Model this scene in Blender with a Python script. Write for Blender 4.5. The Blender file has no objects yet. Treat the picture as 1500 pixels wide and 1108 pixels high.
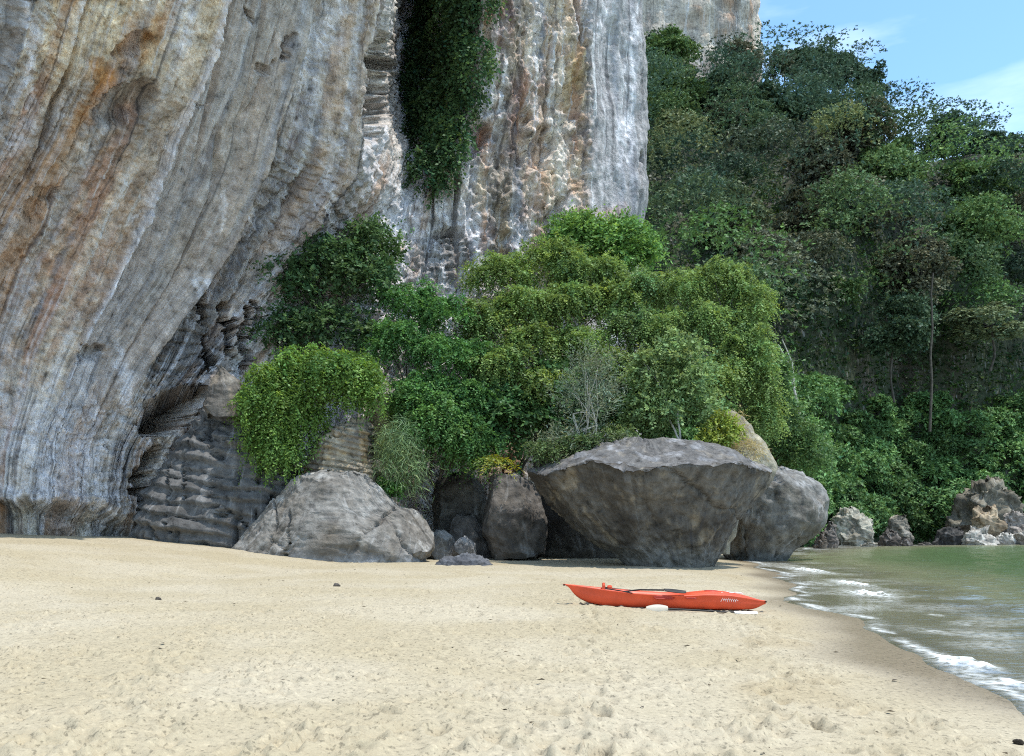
import bpy, math, random
import numpy as np
from mathutils import Vector

# ---------------------------------------------------------------- camera, sky, sun, exposure
SC = bpy.context.scene
COL = SC.collection
EYE, F, CX, HY = 1.75, 1300.0, 750.0, 768.0      # eye height, focal length and horizon in photo pixels

cam_d = bpy.data.cameras.new('camera')
cam_d.sensor_width = 36.0
cam_d.lens = 36.0 * F / 1500.0
cam_d.shift_y = (HY - 554.0) / 1500.0
cam_d.clip_start = 0.1
cam_d.clip_end = 3000.0
cam = bpy.data.objects.new('camera', cam_d)
cam.location = (0, 0, EYE)
cam.rotation_euler = (math.radians(90), 0, 0)
COL.objects.link(cam)
SC.camera = cam

SUN_EL, SUN_AZ = math.radians(71), math.radians(108)     # azimuth clockwise from +Y (the view direction)
sun_dir = Vector((math.sin(SUN_AZ) * math.cos(SUN_EL), math.cos(SUN_AZ) * math.cos(SUN_EL), math.sin(SUN_EL)))
sun_d = bpy.data.lights.new('sun', 'SUN')
sun_d.energy = 2.7
sun_d.angle = math.radians(0.55)
sun_d.color = (1.0, 0.955, 0.88)
sun = bpy.data.objects.new('sun', sun_d)
sun.rotation_euler = sun_dir.to_track_quat('Z', 'Y').to_euler()
sun.location = (30, 0, 60)
COL.objects.link(sun)

world = bpy.data.worlds.new('World')
SC.world = world
world.use_nodes = True
wn = world.node_tree
wn.nodes.clear()


def NN(nt, t, **kw):
    n = nt.nodes.new(t)
    for k, v in kw.items():
        setattr(n, k, v)
    return n


w_out = NN(wn, 'ShaderNodeOutputWorld')
w_bg = NN(wn, 'ShaderNodeBackground')
w_sky = NN(wn, 'ShaderNodeTexSky')
w_sky.sky_type = 'NISHITA'
w_sky.sun_disc = False
w_sky.sun_elevation = SUN_EL
w_sky.sun_rotation = SUN_AZ
w_sky.altitude = 0
w_sky.air_density = 1.0
w_sky.dust_density = 0.6
w_sky.ozone_density = 1.0
w_bg.inputs['Strength'].default_value = 0.15
w_tc = NN(wn, 'ShaderNodeTexCoord')
w_map = NN(wn, 'ShaderNodeMapping')
w_map.inputs['Scale'].default_value = (1.0, 1.0, 4.2)
w_map.inputs['Rotation'].default_value = (0.0, math.radians(9), 0.0)
w_map.inputs['Location'].default_value = (0.35, 0.1, 0.55)
w_noi = NN(wn, 'ShaderNodeTexNoise')
w_noi.inputs['Scale'].default_value = 1.7
w_noi.inputs['Detail'].default_value = 7
w_noi.inputs['Roughness'].default_value = 0.55
w_rmp = NN(wn, 'ShaderNodeValToRGB')
w_rmp.color_ramp.elements[0].position = 0.42
w_rmp.color_ramp.elements[0].color = (0, 0, 0, 1)
w_rmp.color_ramp.elements[1].position = 0.78
w_rmp.color_ramp.elements[1].color = (0.8, 0.8, 0.8, 1)
w_mix = NN(wn, 'ShaderNodeMixRGB')
w_mix.inputs['Color2'].default_value = (7.6, 8.2, 8.6, 1)
wl = wn.links.new
wl(w_tc.outputs['Generated'], w_map.inputs['Vector'])
wl(w_map.outputs['Vector'], w_noi.inputs['Vector'])
wl(w_noi.outputs['Fac'], w_rmp.inputs['Fac'])
wl(w_rmp.outputs['Color'], w_mix.inputs['Fac'])
w_tint = NN(wn, 'ShaderNodeMixRGB', blend_type='MULTIPLY')
w_tint.inputs['Fac'].default_value = 1.0
w_tint.inputs['Color2'].default_value = (0.84, 1.08, 1.14, 1)
wl(w_sky.outputs['Color'], w_tint.inputs['Color1'])
wl(w_tint.outputs['Color'], w_mix.inputs['Color1'])
wl(w_mix.outputs['Color'], w_bg.inputs['Color'])
wl(w_bg.outputs['Background'], w_out.inputs['Surface'])

SC.view_settings.view_transform = 'Standard'
SC.view_settings.look = 'None'
SC.view_settings.gamma = 1.0
SC.view_settings.exposure = 0.85
SC.view_settings.use_curve_mapping = False
SC.cycles.max_bounces = 6
SC.cycles.diffuse_bounces = 3
SC.cycles.glossy_bounces = 2
SC.cycles.transmission_bounces = 4
SC.cycles.transparent_max_bounces = 8
SC.cycles.use_denoising = False
SC.cycles.filter_width = 1.1
SC.cycles.sample_clamp_indirect = 4.0

RNG = np.random.default_rng(11)


# ---------------------------------------------------------------- numeric helpers
def W(px, py, Y):
    """World point at depth Y that lies in the direction of photo pixel (px, py)."""
    return np.array([(px - CX) / F * Y, Y, EYE + (HY - py) / F * Y])


def hash3(ix, iy, iz, seed):
    h = (ix.astype(np.uint32) * np.uint32(374761393) + iy.astype(np.uint32) * np.uint32(668265263)
         + iz.astype(np.uint32) * np.uint32(2147483647) + np.uint32((seed * 974711) % 4294967291))
    h = (h ^ (h >> np.uint32(13))) * np.uint32(1274126177)
    h = (h ^ (h >> np.uint32(16))) * np.uint32(2246822519)
    return h ^ (h >> np.uint32(15))


def vnoise(p, seed=0):
    """Gradient noise in about -1..1 on an (n, 3) array."""
    p = np.asarray(p, dtype=np.float64)
    i = np.floor(p).astype(np.int64)
    f = p - i
    w = f * f * f * (f * (f * 6 - 15) + 10)
    out = 0.0
    for dx in (0, 1):
        for dy in (0, 1):
            for dz in (0, 1):
                h = hash3(i[:, 0] + dx, i[:, 1] + dy, i[:, 2] + dz, seed)
                gx = ((h & np.uint32(1023)).astype(np.float64) / 511.5 - 1)
                gy = (((h >> np.uint32(10)) & np.uint32(1023)).astype(np.float64) / 511.5 - 1)
                gz = (((h >> np.uint32(20)) & np.uint32(1023)).astype(np.float64) / 511.5 - 1)
                d = gx * (f[:, 0] - dx) + gy * (f[:, 1] - dy) + gz * (f[:, 2] - dz)
                wt = ((w[:, 0] if dx else 1 - w[:, 0]) * (w[:, 1] if dy else 1 - w[:, 1]) * (w[:, 2] if dz else 1 - w[:, 2]))
                out = out + d * wt
    return out * 1.35


def fbm(p, octaves=4, seed=0, gain=0.5, lac=2.03):
    a, s, out = 1.0, 1.0, 0.0
    for k in range(octaves):
        out = out + a * vnoise(np.asarray(p) * s + 17.3 * k, seed + k)
        a *= gain
        s *= lac
    return out


def ridged(p, octaves=4, seed=0, gain=0.5):
    a, s, out = 1.0, 1.0, 0.0
    for k in range(octaves):
        out = out + a * (1 - 2 * np.abs(vnoise(np.asarray(p) * s + 9.1 * k, seed + k)))
        a *= gain
        s *= 2.07
    return out


def sstep(a, b, x):
    t = np.clip((x - a) / (b - a), 0, 1)
    return t * t * (3 - 2 * t)


def lerp(a, b, t):
    t = np.asarray(t)
    if np.ndim(a) or np.ndim(b):
        t = t[..., None]
    return np.asarray(a) * (1 - t) + np.asarray(b) * t


def srgb(r, g, b):
    c = np.array([r, g, b]) / 255.0
    return np.where(c <= 0.04045, c / 12.92, ((c + 0.055) / 1.055) ** 2.4)


def unit(v):
    return v / np.maximum(np.linalg.norm(v, axis=-1, keepdims=True), 1e-9)


# ---------------------------------------------------------------- mesh and object helpers
def mesh_np(name, V, Fc, colour=None, flow=None, smooth=True, extra=None):
    V = np.ascontiguousarray(V, dtype=np.float32)
    Fc = np.ascontiguousarray(Fc, dtype=np.int32)
    me = bpy.data.meshes.new(name)
    k = Fc.shape[1]
    me.vertices.add(len(V))
    me.vertices.foreach_set('co', V.ravel())
    me.loops.add(Fc.size)
    me.loops.foreach_set('vertex_index', Fc.ravel())
    me.polygons.add(len(Fc))
    me.polygons.foreach_set('loop_start', np.arange(0, Fc.size, k, dtype=np.int32))
    me.polygons.foreach_set('use_smooth', np.full(len(Fc), smooth, dtype=bool))
    me.update(calc_edges=True)
    me.validate()
    if colour is not None:
        ca = me.color_attributes.new('col', 'FLOAT_COLOR', 'POINT')
        rgba = np.ones((len(V), 4), dtype=np.float32)
        rgba[:, :3] = np.clip(colour, 0, 1)
        ca.data.foreach_set('color', rgba.ravel())
    if flow is not None:
        fa = me.attributes.new('flow', 'FLOAT_VECTOR', 'POINT')
        fa.data.foreach_set('vector', np.ascontiguousarray(flow, dtype=np.float32).ravel())
    for key, arr in (extra or {}).items():
        a = me.attributes.new(key, 'FLOAT', 'POINT')
        a.data.foreach_set('value', np.ascontiguousarray(arr, dtype=np.float32))
    return me


def obj(name, me, mat=None, parent=None):
    o = bpy.data.objects.new(name, me)
    COL.objects.link(o)
    if mat is not None and len(me.materials) == 0:
        me.materials.append(mat)
    if parent is not None:
        o.parent = parent
    return o


def tag(o, label=None, cat=None, group=None, kind=None):
    if label:
        o['label'] = label
    if cat:
        o['category'] = cat
    if group:
        o['group'] = group
    if kind:
        o['kind'] = kind
    return o


def empty(name, loc, label, cat, group=None):
    o = bpy.data.objects.new(name, None)
    o.empty_display_size = 0.2
    o.location = [float(x) for x in loc]
    COL.objects.link(o)
    return tag(o, label, cat, group)


def grid_faces(nu, nv, wrap=False):
    """Quads of a grid whose vertex (i, j) has index i * nv + j; wrap joins the last j to the first."""
    i, j = np.meshgrid(np.arange(nu - 1), np.arange(nv if wrap else nv - 1), indexing='ij')
    a = i * nv + j
    b = i * nv + (j + 1) % nv
    return np.stack([a, b, b + nv, a + nv], -1).reshape(-1, 4)


def normals_grid(P):
    du = np.gradient(P, axis=0)
    dv = np.gradient(P, axis=1)
    return unit(np.cross(du, dv))


def blur(A, n, axis):
    for _ in range(n):
        s = np.concatenate([np.take(A, [0], axis), A, np.take(A, [-1], axis)], axis)
        L = A.shape[axis]
        A = (np.take(s, range(0, L), axis) + 2 * np.take(s, range(1, L + 1), axis) + np.take(s, range(2, L + 2), axis)) / 4
    return A


def tube(pts, radii, sides=7):
    pts = np.asarray(pts, float)
    n = len(pts)
    T = unit(np.gradient(pts, axis=0))
    ref = np.array([0.31, 0.87, 0.2])
    A = unit(np.cross(T, ref))
    B = np.cross(T, A)
    th = np.linspace(0, 2 * math.pi, sides, endpoint=False)
    r = np.asarray(radii, float)[:, None, None]
    V = pts[:, None] + r * (A[:, None] * np.cos(th)[None, :, None] + B[:, None] * np.sin(th)[None, :, None])
    return V.reshape(-1, 3), grid_faces(n, sides, True)


def join(parts):
    Vs, Fs, off = [], [], 0
    for V, Fc in parts:
        Vs.append(V)
        Fs.append(Fc + off)
        off += len(V)
    return np.concatenate(Vs), np.concatenate(Fs)


# ---------------------------------------------------------------- materials
def new_mat(name):
    m = bpy.data.materials.new(name)
    m.use_nodes = True
    nt = m.node_tree
    nt.nodes.clear()
    out = NN(nt, 'ShaderNodeOutputMaterial')
    return m, nt, out


def ramp(nt, pts):
    r = NN(nt, 'ShaderNodeValToRGB')
    e = r.color_ramp.elements
    e[0].position, e[0].color = pts[0][0], tuple([pts[0][1]] * 3 + [1])
    e[1].position, e[1].color = pts[-1][0], tuple([pts[-1][1]] * 3 + [1])
    for p, v in pts[1:-1]:
        q = e.new(p)
        q.color = (v, v, v, 1)
    return r


def rock_material(name, flow_scale=(3.0, 0.45), fine=2.5, bump=0.6, bump_dist=0.12, crack=0.0, streak=(6.0, 0.35, 0.6, 0.7, 0.3)):
    m, nt, out = new_mat(name)
    L = nt.links.new
    b = NN(nt, 'ShaderNodeBsdfPrincipled')
    b.inputs['Roughness'].default_value = 0.88
    b.inputs['Specular IOR Level'].default_value = 0.25
    at = NN(nt, 'ShaderNodeAttribute', attribute_name='col')
    fl = NN(nt, 'ShaderNodeAttribute', attribute_name='flow')
    geo = NN(nt, 'ShaderNodeNewGeometry')
    mp = NN(nt, 'ShaderNodeMapping')
    mp.inputs['Scale'].default_value = (flow_scale[0], flow_scale[1], 1.0)
    L(fl.outputs['Vector'], mp.inputs['Vector'])
    n1 = NN(nt, 'ShaderNodeTexNoise')
    n1.inputs['Scale'].default_value = 1.0
    n1.inputs['Detail'].default_value = 6
    n1.inputs['Roughness'].default_value = 0.6
    n1.inputs['Distortion'].default_value = 0.15
    L(mp.outputs['Vector'], n1.inputs['Vector'])
    r1 = ramp(nt, [(0.28, 0.72), (0.45, 0.95), (0.6, 1.05), (0.76, 1.22)])
    L(n1.outputs['Fac'], r1.inputs['Fac'])
    n2 = NN(nt, 'ShaderNodeTexNoise')
    n2.inputs['Scale'].default_value = fine
    n2.inputs['Detail'].default_value = 8
    n2.inputs['Roughness'].default_value = 0.68
    L(geo.outputs['Position'], n2.inputs['Vector'])
    r2 = ramp(nt, [(0.3, 0.3), (0.43, 0.85), (0.56, 1.1), (0.72, 1.65)])
    L(n2.outputs['Fac'], r2.inputs['Fac'])
    m1 = NN(nt, 'ShaderNodeMixRGB', blend_type='MULTIPLY')
    m1.inputs['Fac'].default_value = 1.0
    L(at.outputs['Color'], m1.inputs['Color1'])
    L(r1.outputs['Color'], m1.inputs['Color2'])
    m2 = NN(nt, 'ShaderNodeMixRGB', blend_type='MULTIPLY')
    m2.inputs['Fac'].default_value = 1.0
    L(m1.outputs['Color'], m2.inputs['Color1'])
    L(r2.outputs['Color'], m2.inputs['Color2'])
    mp3 = NN(nt, 'ShaderNodeMapping')
    mp3.inputs['Scale'].default_value = (streak[0], streak[1], 1.0)
    L(fl.outputs['Vector'], mp3.inputs['Vector'])
    n3 = NN(nt, 'ShaderNodeTexNoise')
    n3.inputs['Scale'].default_value = 1.0
    n3.inputs['Detail'].default_value = 4
    n3.inputs['Roughness'].default_value = 0.55
    n3.inputs['Distortion'].default_value = 0.12
    L(mp3.outputs['Vector'], n3.inputs['Vector'])
    rw = ramp(nt, [(0.57, 0.0), (0.66, streak[2])])
    rd = ramp(nt, [(0.335, streak[3]), (0.42, 0.0)])
    L(n3.outputs['Fac'], rw.inputs['Fac'])
    L(n3.outputs['Fac'], rd.inputs['Fac'])
    mw = NN(nt, 'ShaderNodeMixRGB')
    mw.inputs['Color2'].default_value = (0.70, 0.70, 0.70, 1)
    md = NN(nt, 'ShaderNodeMixRGB')
    md.inputs['Color2'].default_value = (0.05, 0.05, 0.055, 1)
    nz = NN(nt, 'ShaderNodeTexNoise')
    nz.inputs['Scale'].default_value = streak[4]
    nz.inputs['Detail'].default_value = 3
    L(geo.outputs['Position'], nz.inputs['Vector'])
    zw = ramp(nt, [(0.40, 0.12), (0.56, 1.0)])
    zd = ramp(nt, [(0.44, 1.0), (0.60, 0.15)])
    L(nz.outputs['Fac'], zw.inputs['Fac'])
    L(nz.outputs['Fac'], zd.inputs['Fac'])
    xw = NN(nt, 'ShaderNodeMath', operation='MULTIPLY')
    xd = NN(nt, 'ShaderNodeMath', operation='MULTIPLY')
    L(rw.outputs['Color'], xw.inputs[0])
    L(zw.outputs['Color'], xw.inputs[1])
    L(rd.outputs['Color'], xd.inputs[0])
    L(zd.outputs['Color'], xd.inputs[1])
    L(xw.outputs['Value'], mw.inputs['Fac'])
    L(xd.outputs['Value'], md.inputs['Fac'])
    L(m2.outputs['Color'], mw.inputs['Color1'])
    L(mw.outputs['Color'], md.inputs['Color1'])
    L(md.outputs['Color'], b.inputs['Base Color'])
    ad = NN(nt, 'ShaderNodeMath', operation='ADD')
    L(n1.outputs['Fac'], ad.inputs[0])
    L(n2.outputs['Fac'], ad.inputs[1])
    bp = NN(nt, 'ShaderNodeBump')
    bp.inputs['Strength'].default_value = bump
    bp.inputs['Distance'].default_value = bump_dist
    last = ad
    if crack:
        vo = NN(nt, 'ShaderNodeTexVoronoi', feature='DISTANCE_TO_EDGE')
        vo.inputs['Scale'].default_value = crack
        nd = NN(nt, 'ShaderNodeVectorMath', operation='ADD')
        sc = NN(nt, 'ShaderNodeVectorMath', operation='SCALE')
        sc.inputs['Scale'].default_value = 0.7
        L(n2.outputs['Color'], sc.inputs[0])
        L(geo.outputs['Position'], nd.inputs[0])
        L(sc.outputs['Vector'], nd.inputs[1])
        L(nd.outputs['Vector'], vo.inputs['Vector'])
        rv = ramp(nt, [(0.0, 0.0), (0.05, 1.0)])
        L(vo.outputs['Distance'], rv.inputs['Fac'])
        mu = NN(nt, 'ShaderNodeMath', operation='MULTIPLY_ADD')
        L(rv.outputs['Color'], mu.inputs[0])
        mu.inputs[1].default_value = 0.35
        L(ad.outputs['Value'], mu.inputs[2])
        last = mu
    L(last.outputs['Value'], bp.inputs['Height'])
    L(bp.outputs['Normal'], b.inputs['Normal'])
    L(b.outputs['BSDF'], out.inputs['Surface'])
    return m


def leaf_material(name, trans=0.3, gloss=0.06):
    m, nt, out = new_mat(name)
    L = nt.links.new
    at = NN(nt, 'ShaderNodeAttribute', attribute_name='col')
    d = NN(nt, 'ShaderNodeBsdfDiffuse')
    t = NN(nt, 'ShaderNodeBsdfTranslucent')
    g = NN(nt, 'ShaderNodeBsdfGlossy')
    g.inputs['Roughness'].default_value = 0.45
    g.inputs['Color'].default_value = (0.55, 0.6, 0.6, 1)
    hs = NN(nt, 'ShaderNodeHueSaturation')
    hs.inputs['Hue'].default_value = 0.485
    hs.inputs['Saturation'].default_value = 1.15
    hs.inputs['Value'].default_value = 1.2
    L(at.outputs['Color'], hs.inputs['Color'])
    L(at.outputs['Color'], d.inputs['Color'])
    L(hs.outputs['Color'], t.inputs['Color'])
    m1 = NN(nt, 'ShaderNodeMixShader')
    m1.inputs['Fac'].default_value = trans
    m2 = NN(nt, 'ShaderNodeMixShader')
    m2.inputs['Fac'].default_value = gloss
    L(d.outputs['BSDF'], m1.inputs[1])
    L(t.outputs['BSDF'], m1.inputs[2])
    L(m1.outputs['Shader'], m2.inputs[1])
    L(g.outputs['BSDF'], m2.inputs[2])
    L(m2.outputs['Shader'], out.inputs['Surface'])
    return m


def plain_material(name, rgb, rough=0.6, noise=0.25, scale=8.0, bump=0.2, spec=0.3, dist=0.01):
    m, nt, out = new_mat(name)
    L = nt.links.new
    b = NN(nt, 'ShaderNodeBsdfPrincipled')
    b.inputs['Roughness'].default_value = rough
    b.inputs['Specular IOR Level'].default_value = spec
    tc = NN(nt, 'ShaderNodeTexCoord')
    n = NN(nt, 'ShaderNodeTexNoise')
    n.inputs['Scale'].default_value = scale
    n.inputs['Detail'].default_value = 5
    L(tc.outputs['Object'], n.inputs['Vector'])
    r = ramp(nt, [(0.3, 1 - noise), (0.7, 1 + noise)])
    L(n.outputs['Fac'], r.inputs['Fac'])
    mx = NN(nt, 'ShaderNodeMixRGB', blend_type='MULTIPLY')
    mx.inputs['Fac'].default_value = 1
    mx.inputs['Color1'].default_value = (*[float(c) for c in rgb], 1)
    L(r.outputs['Color'], mx.inputs['Color2'])
    L(mx.outputs['Color'], b.inputs['Base Color'])
    bp = NN(nt, 'ShaderNodeBump')
    bp.inputs['Strength'].default_value = bump
    bp.inputs['Distance'].default_value = dist
    L(n.outputs['Fac'], bp.inputs['Height'])
    L(bp.outputs['Normal'], b.inputs['Normal'])
    L(b.outputs['BSDF'], out.inputs['Surface'])
    return m


M_CLIFF = rock_material('limestone_cliff', (3.4, 0.6), 2.2, 0.95, 0.30, streak=(4.4, 0.10, 0.8, 0.5, 0.22))
M_ROCK = rock_material('weathered_boulder', (1.3, 1.1), 3.0, 0.9, 0.12, crack=0.0, streak=(3.0, 0.6, 0.2, 0.45, 0.6))
M_STREAKED = rock_material('streaked_boulder', (3.0, 0.5), 3.0, 0.9, 0.12, streak=(2.6, 0.4, 0.08, 0.6, 0.5))
M_LEAF = leaf_material('leaves', 0.34, 0.02)
M_FARLEAF = leaf_material('forest_leaves', 0.18, 0.02)
M_BARK = plain_material('bark', (0.075, 0.065, 0.052), 0.9, 0.4, 6, 0.5)
M_PALEBARK = plain_material('pale_bark', (0.42, 0.40, 0.35), 0.9, 0.3, 6, 0.4)

# ---------------------------------------------------------------- shoreline and sand height
SHORE = np.array([[4.9, -30], [5.0, 0], [5.2, 7.8], [5.9, 13.2], [7.2, 20.3], [9.0, 27.7], [10.6, 36.5], [11.4, 42.0],
                  [13.5, 49.0], [19.0, 60.0], [26.0, 70.0], [36.0, 75.0], [60.0, 80.0], [140.0, 84.0]])


def shore_dist(x, y):
    """Signed distance to the shoreline, positive inland."""
    x = np.asarray(x, float)
    y = np.asarray(y, float)
    best = np.full(x.shape, 1e9)
    for a, b in zip(SHORE[:-1], SHORE[1:]):
        d = b - a
        t = np.clip(((x - a[0]) * d[0] + (y - a[1]) * d[1]) / (d @ d), 0, 1)
        best = np.minimum(best, np.hypot(x - a[0] - t * d[0], y - a[1] - t * d[1]))
    inland = x < np.interp(y, SHORE[:, 1], SHORE[:, 0])
    return np.where(inland, best, -best)


def sand_base(x, y):
    d = shore_dist(x, y)
    z = np.interp(d, [-60, -12, -5, -1.5, 0, 2, 6, 10, 16, 24, 32, 60], [-4, -1.3, -0.5, -0.1, 0, 0.09, 0.2, 0.27, 0.33, 1.15, 1.6, 2.2])
    return z


def sand_z(x, y):
    return float(sand_base(np.array([x]), np.array([y]))[0])


# ---------------------------------------------------------------- beach
def build_beach():
    ys = [-14.0]
    while ys[-1] < 2.5:
        ys.append(ys[-1] + 0.5)
    while ys[-1] < 56:
        ys.append(ys[-1] + max(0.028, ys[-1] * 0.0064))
    ys = np.array(ys)
    nu = 400
    a = np.linspace(-1, 1, nu)
    a = 0.75 * a + 0.25 * a ** 3
    Yg, Ag = np.meshgrid(ys, a, indexing='ij')
    half = np.maximum(Yg, 6) * 0.66 + 3
    Xg = Ag * half
    x, y = Xg.ravel(), Yg.ravel()
    z = sand_base(x, y)
    d = shore_dist(x, y)
    p = np.stack([x, y, np.zeros_like(x)], -1)
    dry = sstep(0.6, 2.5, d)
    z = z + 0.05 * fbm(p * 0.25, 3, 3) * sstep(0, 4, d)
    # trampled sand: overlapping shallow hollows, each with a soft raised rim
    tramp = 0.55 + 0.45 * fbm(p * 0.12, 2, 8)
    h = ridged(p * np.array([2.1, 2.6, 1]), 2, 21)
    z = z + dry * tramp * 0.014 * h
    z = z + dry * 0.016 * fbm(p * np.array([5.0, 6.5, 1]), 3, 31)
    pit = sstep(0.12, 0.55, vnoise(p * np.array([3.3, 4.2, 1]), 33)) + 0.7 * sstep(0.15, 0.5, vnoise(p * np.array([6.5, 8.5, 1]) + 9, 35))
    z = z - dry * (0.4 + 0.6 * np.clip(tramp, 0, 1.3)) * 0.015 * pit
    rng = np.random.default_rng(5)
    nfp = 1700
    fy = 5.5 + 27 * rng.random(nfp) ** 1.3
    fx = (rng.random(nfp) * 2 - 1) * (fy * 0.62 + 1)
    ok = shore_dist(fx, fy) > 1.6
    fx, fy = fx[ok], fy[ok]
    fa = rng.normal(1.2, 0.7, len(fx))
    for x0, y0, a0 in ((-3, 6, 1.9), (0.5, 6, 1.4), (2.0, 7, 1.2), (-1.5, 9, 2.5), (-8, 14, 0.4), (1.5, 12, 1.75), (-5, 20, 0.15)):
        for k in range(46):
            sd = 0.09 if k % 2 else -0.09
            fx = np.append(fx, x0 - math.sin(a0) * sd)
            fy = np.append(fy, y0 + math.cos(a0) * sd)
            fa = np.append(fa, a0)
            x0 += 0.33 * math.cos(a0)
            y0 += 0.33 * math.sin(a0)
            a0 += rng.normal(0, 0.06)
    ok = (shore_dist(fx, fy) > 1.2) & (fy > 5)
    fx, fy, fa = fx[ok], fy[ok], fa[ok]
    order = np.argsort(y)
    ysort = y[order]
    for k in range(len(fx)):
        lo, hi = np.searchsorted(ysort, [fy[k] - 0.3, fy[k] + 0.3])
        idx = order[lo:hi]
        idx = idx[np.abs(x[idx] - fx[k]) < 0.3]
        dx, dy = x[idx] - fx[k], y[idx] - fy[k]
        c, s = math.cos(fa[k]), math.sin(fa[k])
        uu, vv = (dx * c + dy * s) / 0.15, (-dx * s + dy * c) / 0.075
        r2 = uu * uu + vv * vv
        dep = 0.025 + 0.035 * rng.random()
        z[idx] += -dep * np.exp(-r2 ** 1.6) + dep * 0.5 * np.exp(-(np.sqrt(r2) - 1.5) ** 2 / 0.12)
    # ripples of the swash near the water
    z = z + (1 - dry) * 0.004 * fbm(p * 3, 2, 41)
    V = np.stack([x, y, z], -1)
    tone = fbm(p * 0.35, 4, 51)
    c_dry = lerp(np.array([0.368, 0.31, 0.205]), np.array([0.41, 0.355, 0.255]), sstep(-0.5, 0.6, tone))
    coarse = sstep(0.1, 0.6, fbm(p * np.array([0.5, 0.35, 1]) + 3, 3, 57)) * sstep(0.4, 2.0, d) * sstep(7, 3, d)
    c_dry = lerp(c_dry, np.array([0.34, 0.275, 0.17]), coarse * 0.7)
    speck = vnoise(p * np.array([14, 14, 1.0]), 77)
    c_dry = c_dry * (1 - 0.16 * sstep(0.25, 0.6, speck))[:, None]
    c_wet = np.array([0.235, 0.188, 0.125])
    wetline = 1.5 + 0.9 * fbm(p * np.array([0.28, 0.22, 1]), 3, 61)
    wet = sstep(wetline + 0.35, wetline - 1.1, d)
    c = lerp(c_dry, np.broadcast_to(c_wet, c_dry.shape), wet)
    c = lerp(c, np.broadcast_to(np.array([0.46, 0.40, 0.30]), c_dry.shape), sstep(0.2, -1.0, d))
    me = mesh_np('beach', V, grid_faces(len(ys), nu)[:, ::-1], c, extra={'wet': wet})
    m, nt, out = new_mat('beach_sand')
    L = nt.links.new
    b = NN(nt, 'ShaderNodeBsdfPrincipled')
    at = NN(nt, 'ShaderNodeAttribute', attribute_name='col')
    wt = NN(nt, 'ShaderNodeAttribute', attribute_name='wet')
    geo = NN(nt, 'ShaderNodeNewGeometry')
    n = NN(nt, 'ShaderNodeTexNoise')
    n.inputs['Scale'].default_value = 17
    n.inputs['Detail'].default_value = 5
    n.inputs['Roughness'].default_value = 0.75
    L(geo.outputs['Position'], n.inputs['Vector'])
    r = ramp(nt, [(0.30, 0.3), (0.42, 0.9), (0.6, 1.06), (0.76, 1.4)])
    L(n.outputs['Fac'], r.inputs['Fac'])
    mx = NN(nt, 'ShaderNodeMixRGB', blend_type='MULTIPLY')
    mx.inputs['Fac'].default_value = 0.9
    L(at.outputs['Color'], mx.inputs['Color1'])
    L(r.outputs['Color'], mx.inputs['Color2'])
    mg = NN(nt, 'ShaderNodeMapping')
    mg.inputs['Scale'].default_value = (26, 15, 26)
    L(geo.outputs['Position'], mg.inputs['Vector'])
    ng = NN(nt, 'ShaderNodeTexNoise')
    ng.inputs['Scale'].default_value = 1.0
    ng.inputs['Detail'].default_value = 3
    L(mg.outputs['Vector'], ng.inputs['Vector'])
    rg = ramp(nt, [(0.32, 0.45), (0.41, 1.0), (0.62, 1.0), (0.72, 1.22)])
    L(ng.outputs['Fac'], rg.inputs['Fac'])
    mx2 = NN(nt, 'ShaderNodeMixRGB', blend_type='MULTIPLY')
    mx2.inputs['Fac'].default_value = 0.8
    L(mx.outputs['Color'], mx2.inputs['Color1'])
    L(rg.outputs['Color'], mx2.inputs['Color2'])
    L(mx2.outputs['Color'], b.inputs['Base Color'])
    rr = NN(nt, 'ShaderNodeMapRange')
    rr.inputs['To Min'].default_value = 0.95
    rr.inputs['To Max'].default_value = 0.32
    L(wt.outputs['Fac'], rr.inputs['Value'])
    L(rr.outputs['Result'], b.inputs['Roughness'])
    b.inputs['Specular IOR Level'].default_value = 0.3
    bs = NN(nt, 'ShaderNodeMapRange')
    bs.inputs['To Min'].default_value = 0.55
    bs.inputs['To Max'].default_value = 0.04
    L(wt.outputs['Fac'], bs.inputs['Value'])
    bp = NN(nt, 'ShaderNodeBump')
    bp.inputs['Distance'].default_value = 0.02
    L(bs.outputs['Result'], bp.inputs['Strength'])
    L(n.outputs['Fac'], bp.inputs['Height'])
    L(bp.outputs['Normal'], b.inputs['Normal'])
    L(b.outputs['BSDF'], out.inputs['Surface'])
    tag(obj('beach', me, m), kind='structure')
    # the sheet the beach and the sea floor belong to, out to the horizon
    gx, gy = np.meshgrid(np.linspace(-900, 900, 60), np.linspace(-300, 1500, 60), indexing='ij')
    dd = shore_dist(gx.ravel(), gy.ravel())
    gz = np.where(dd > 0, -0.5, -4.5)
    tag(obj('ground', mesh_np('ground', np.stack([gx.ravel(), gy.ravel(), gz], -1), grid_faces(60, 60), np.full((3600, 3), 0.2)), m), kind='structure')


build_beach()


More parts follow.
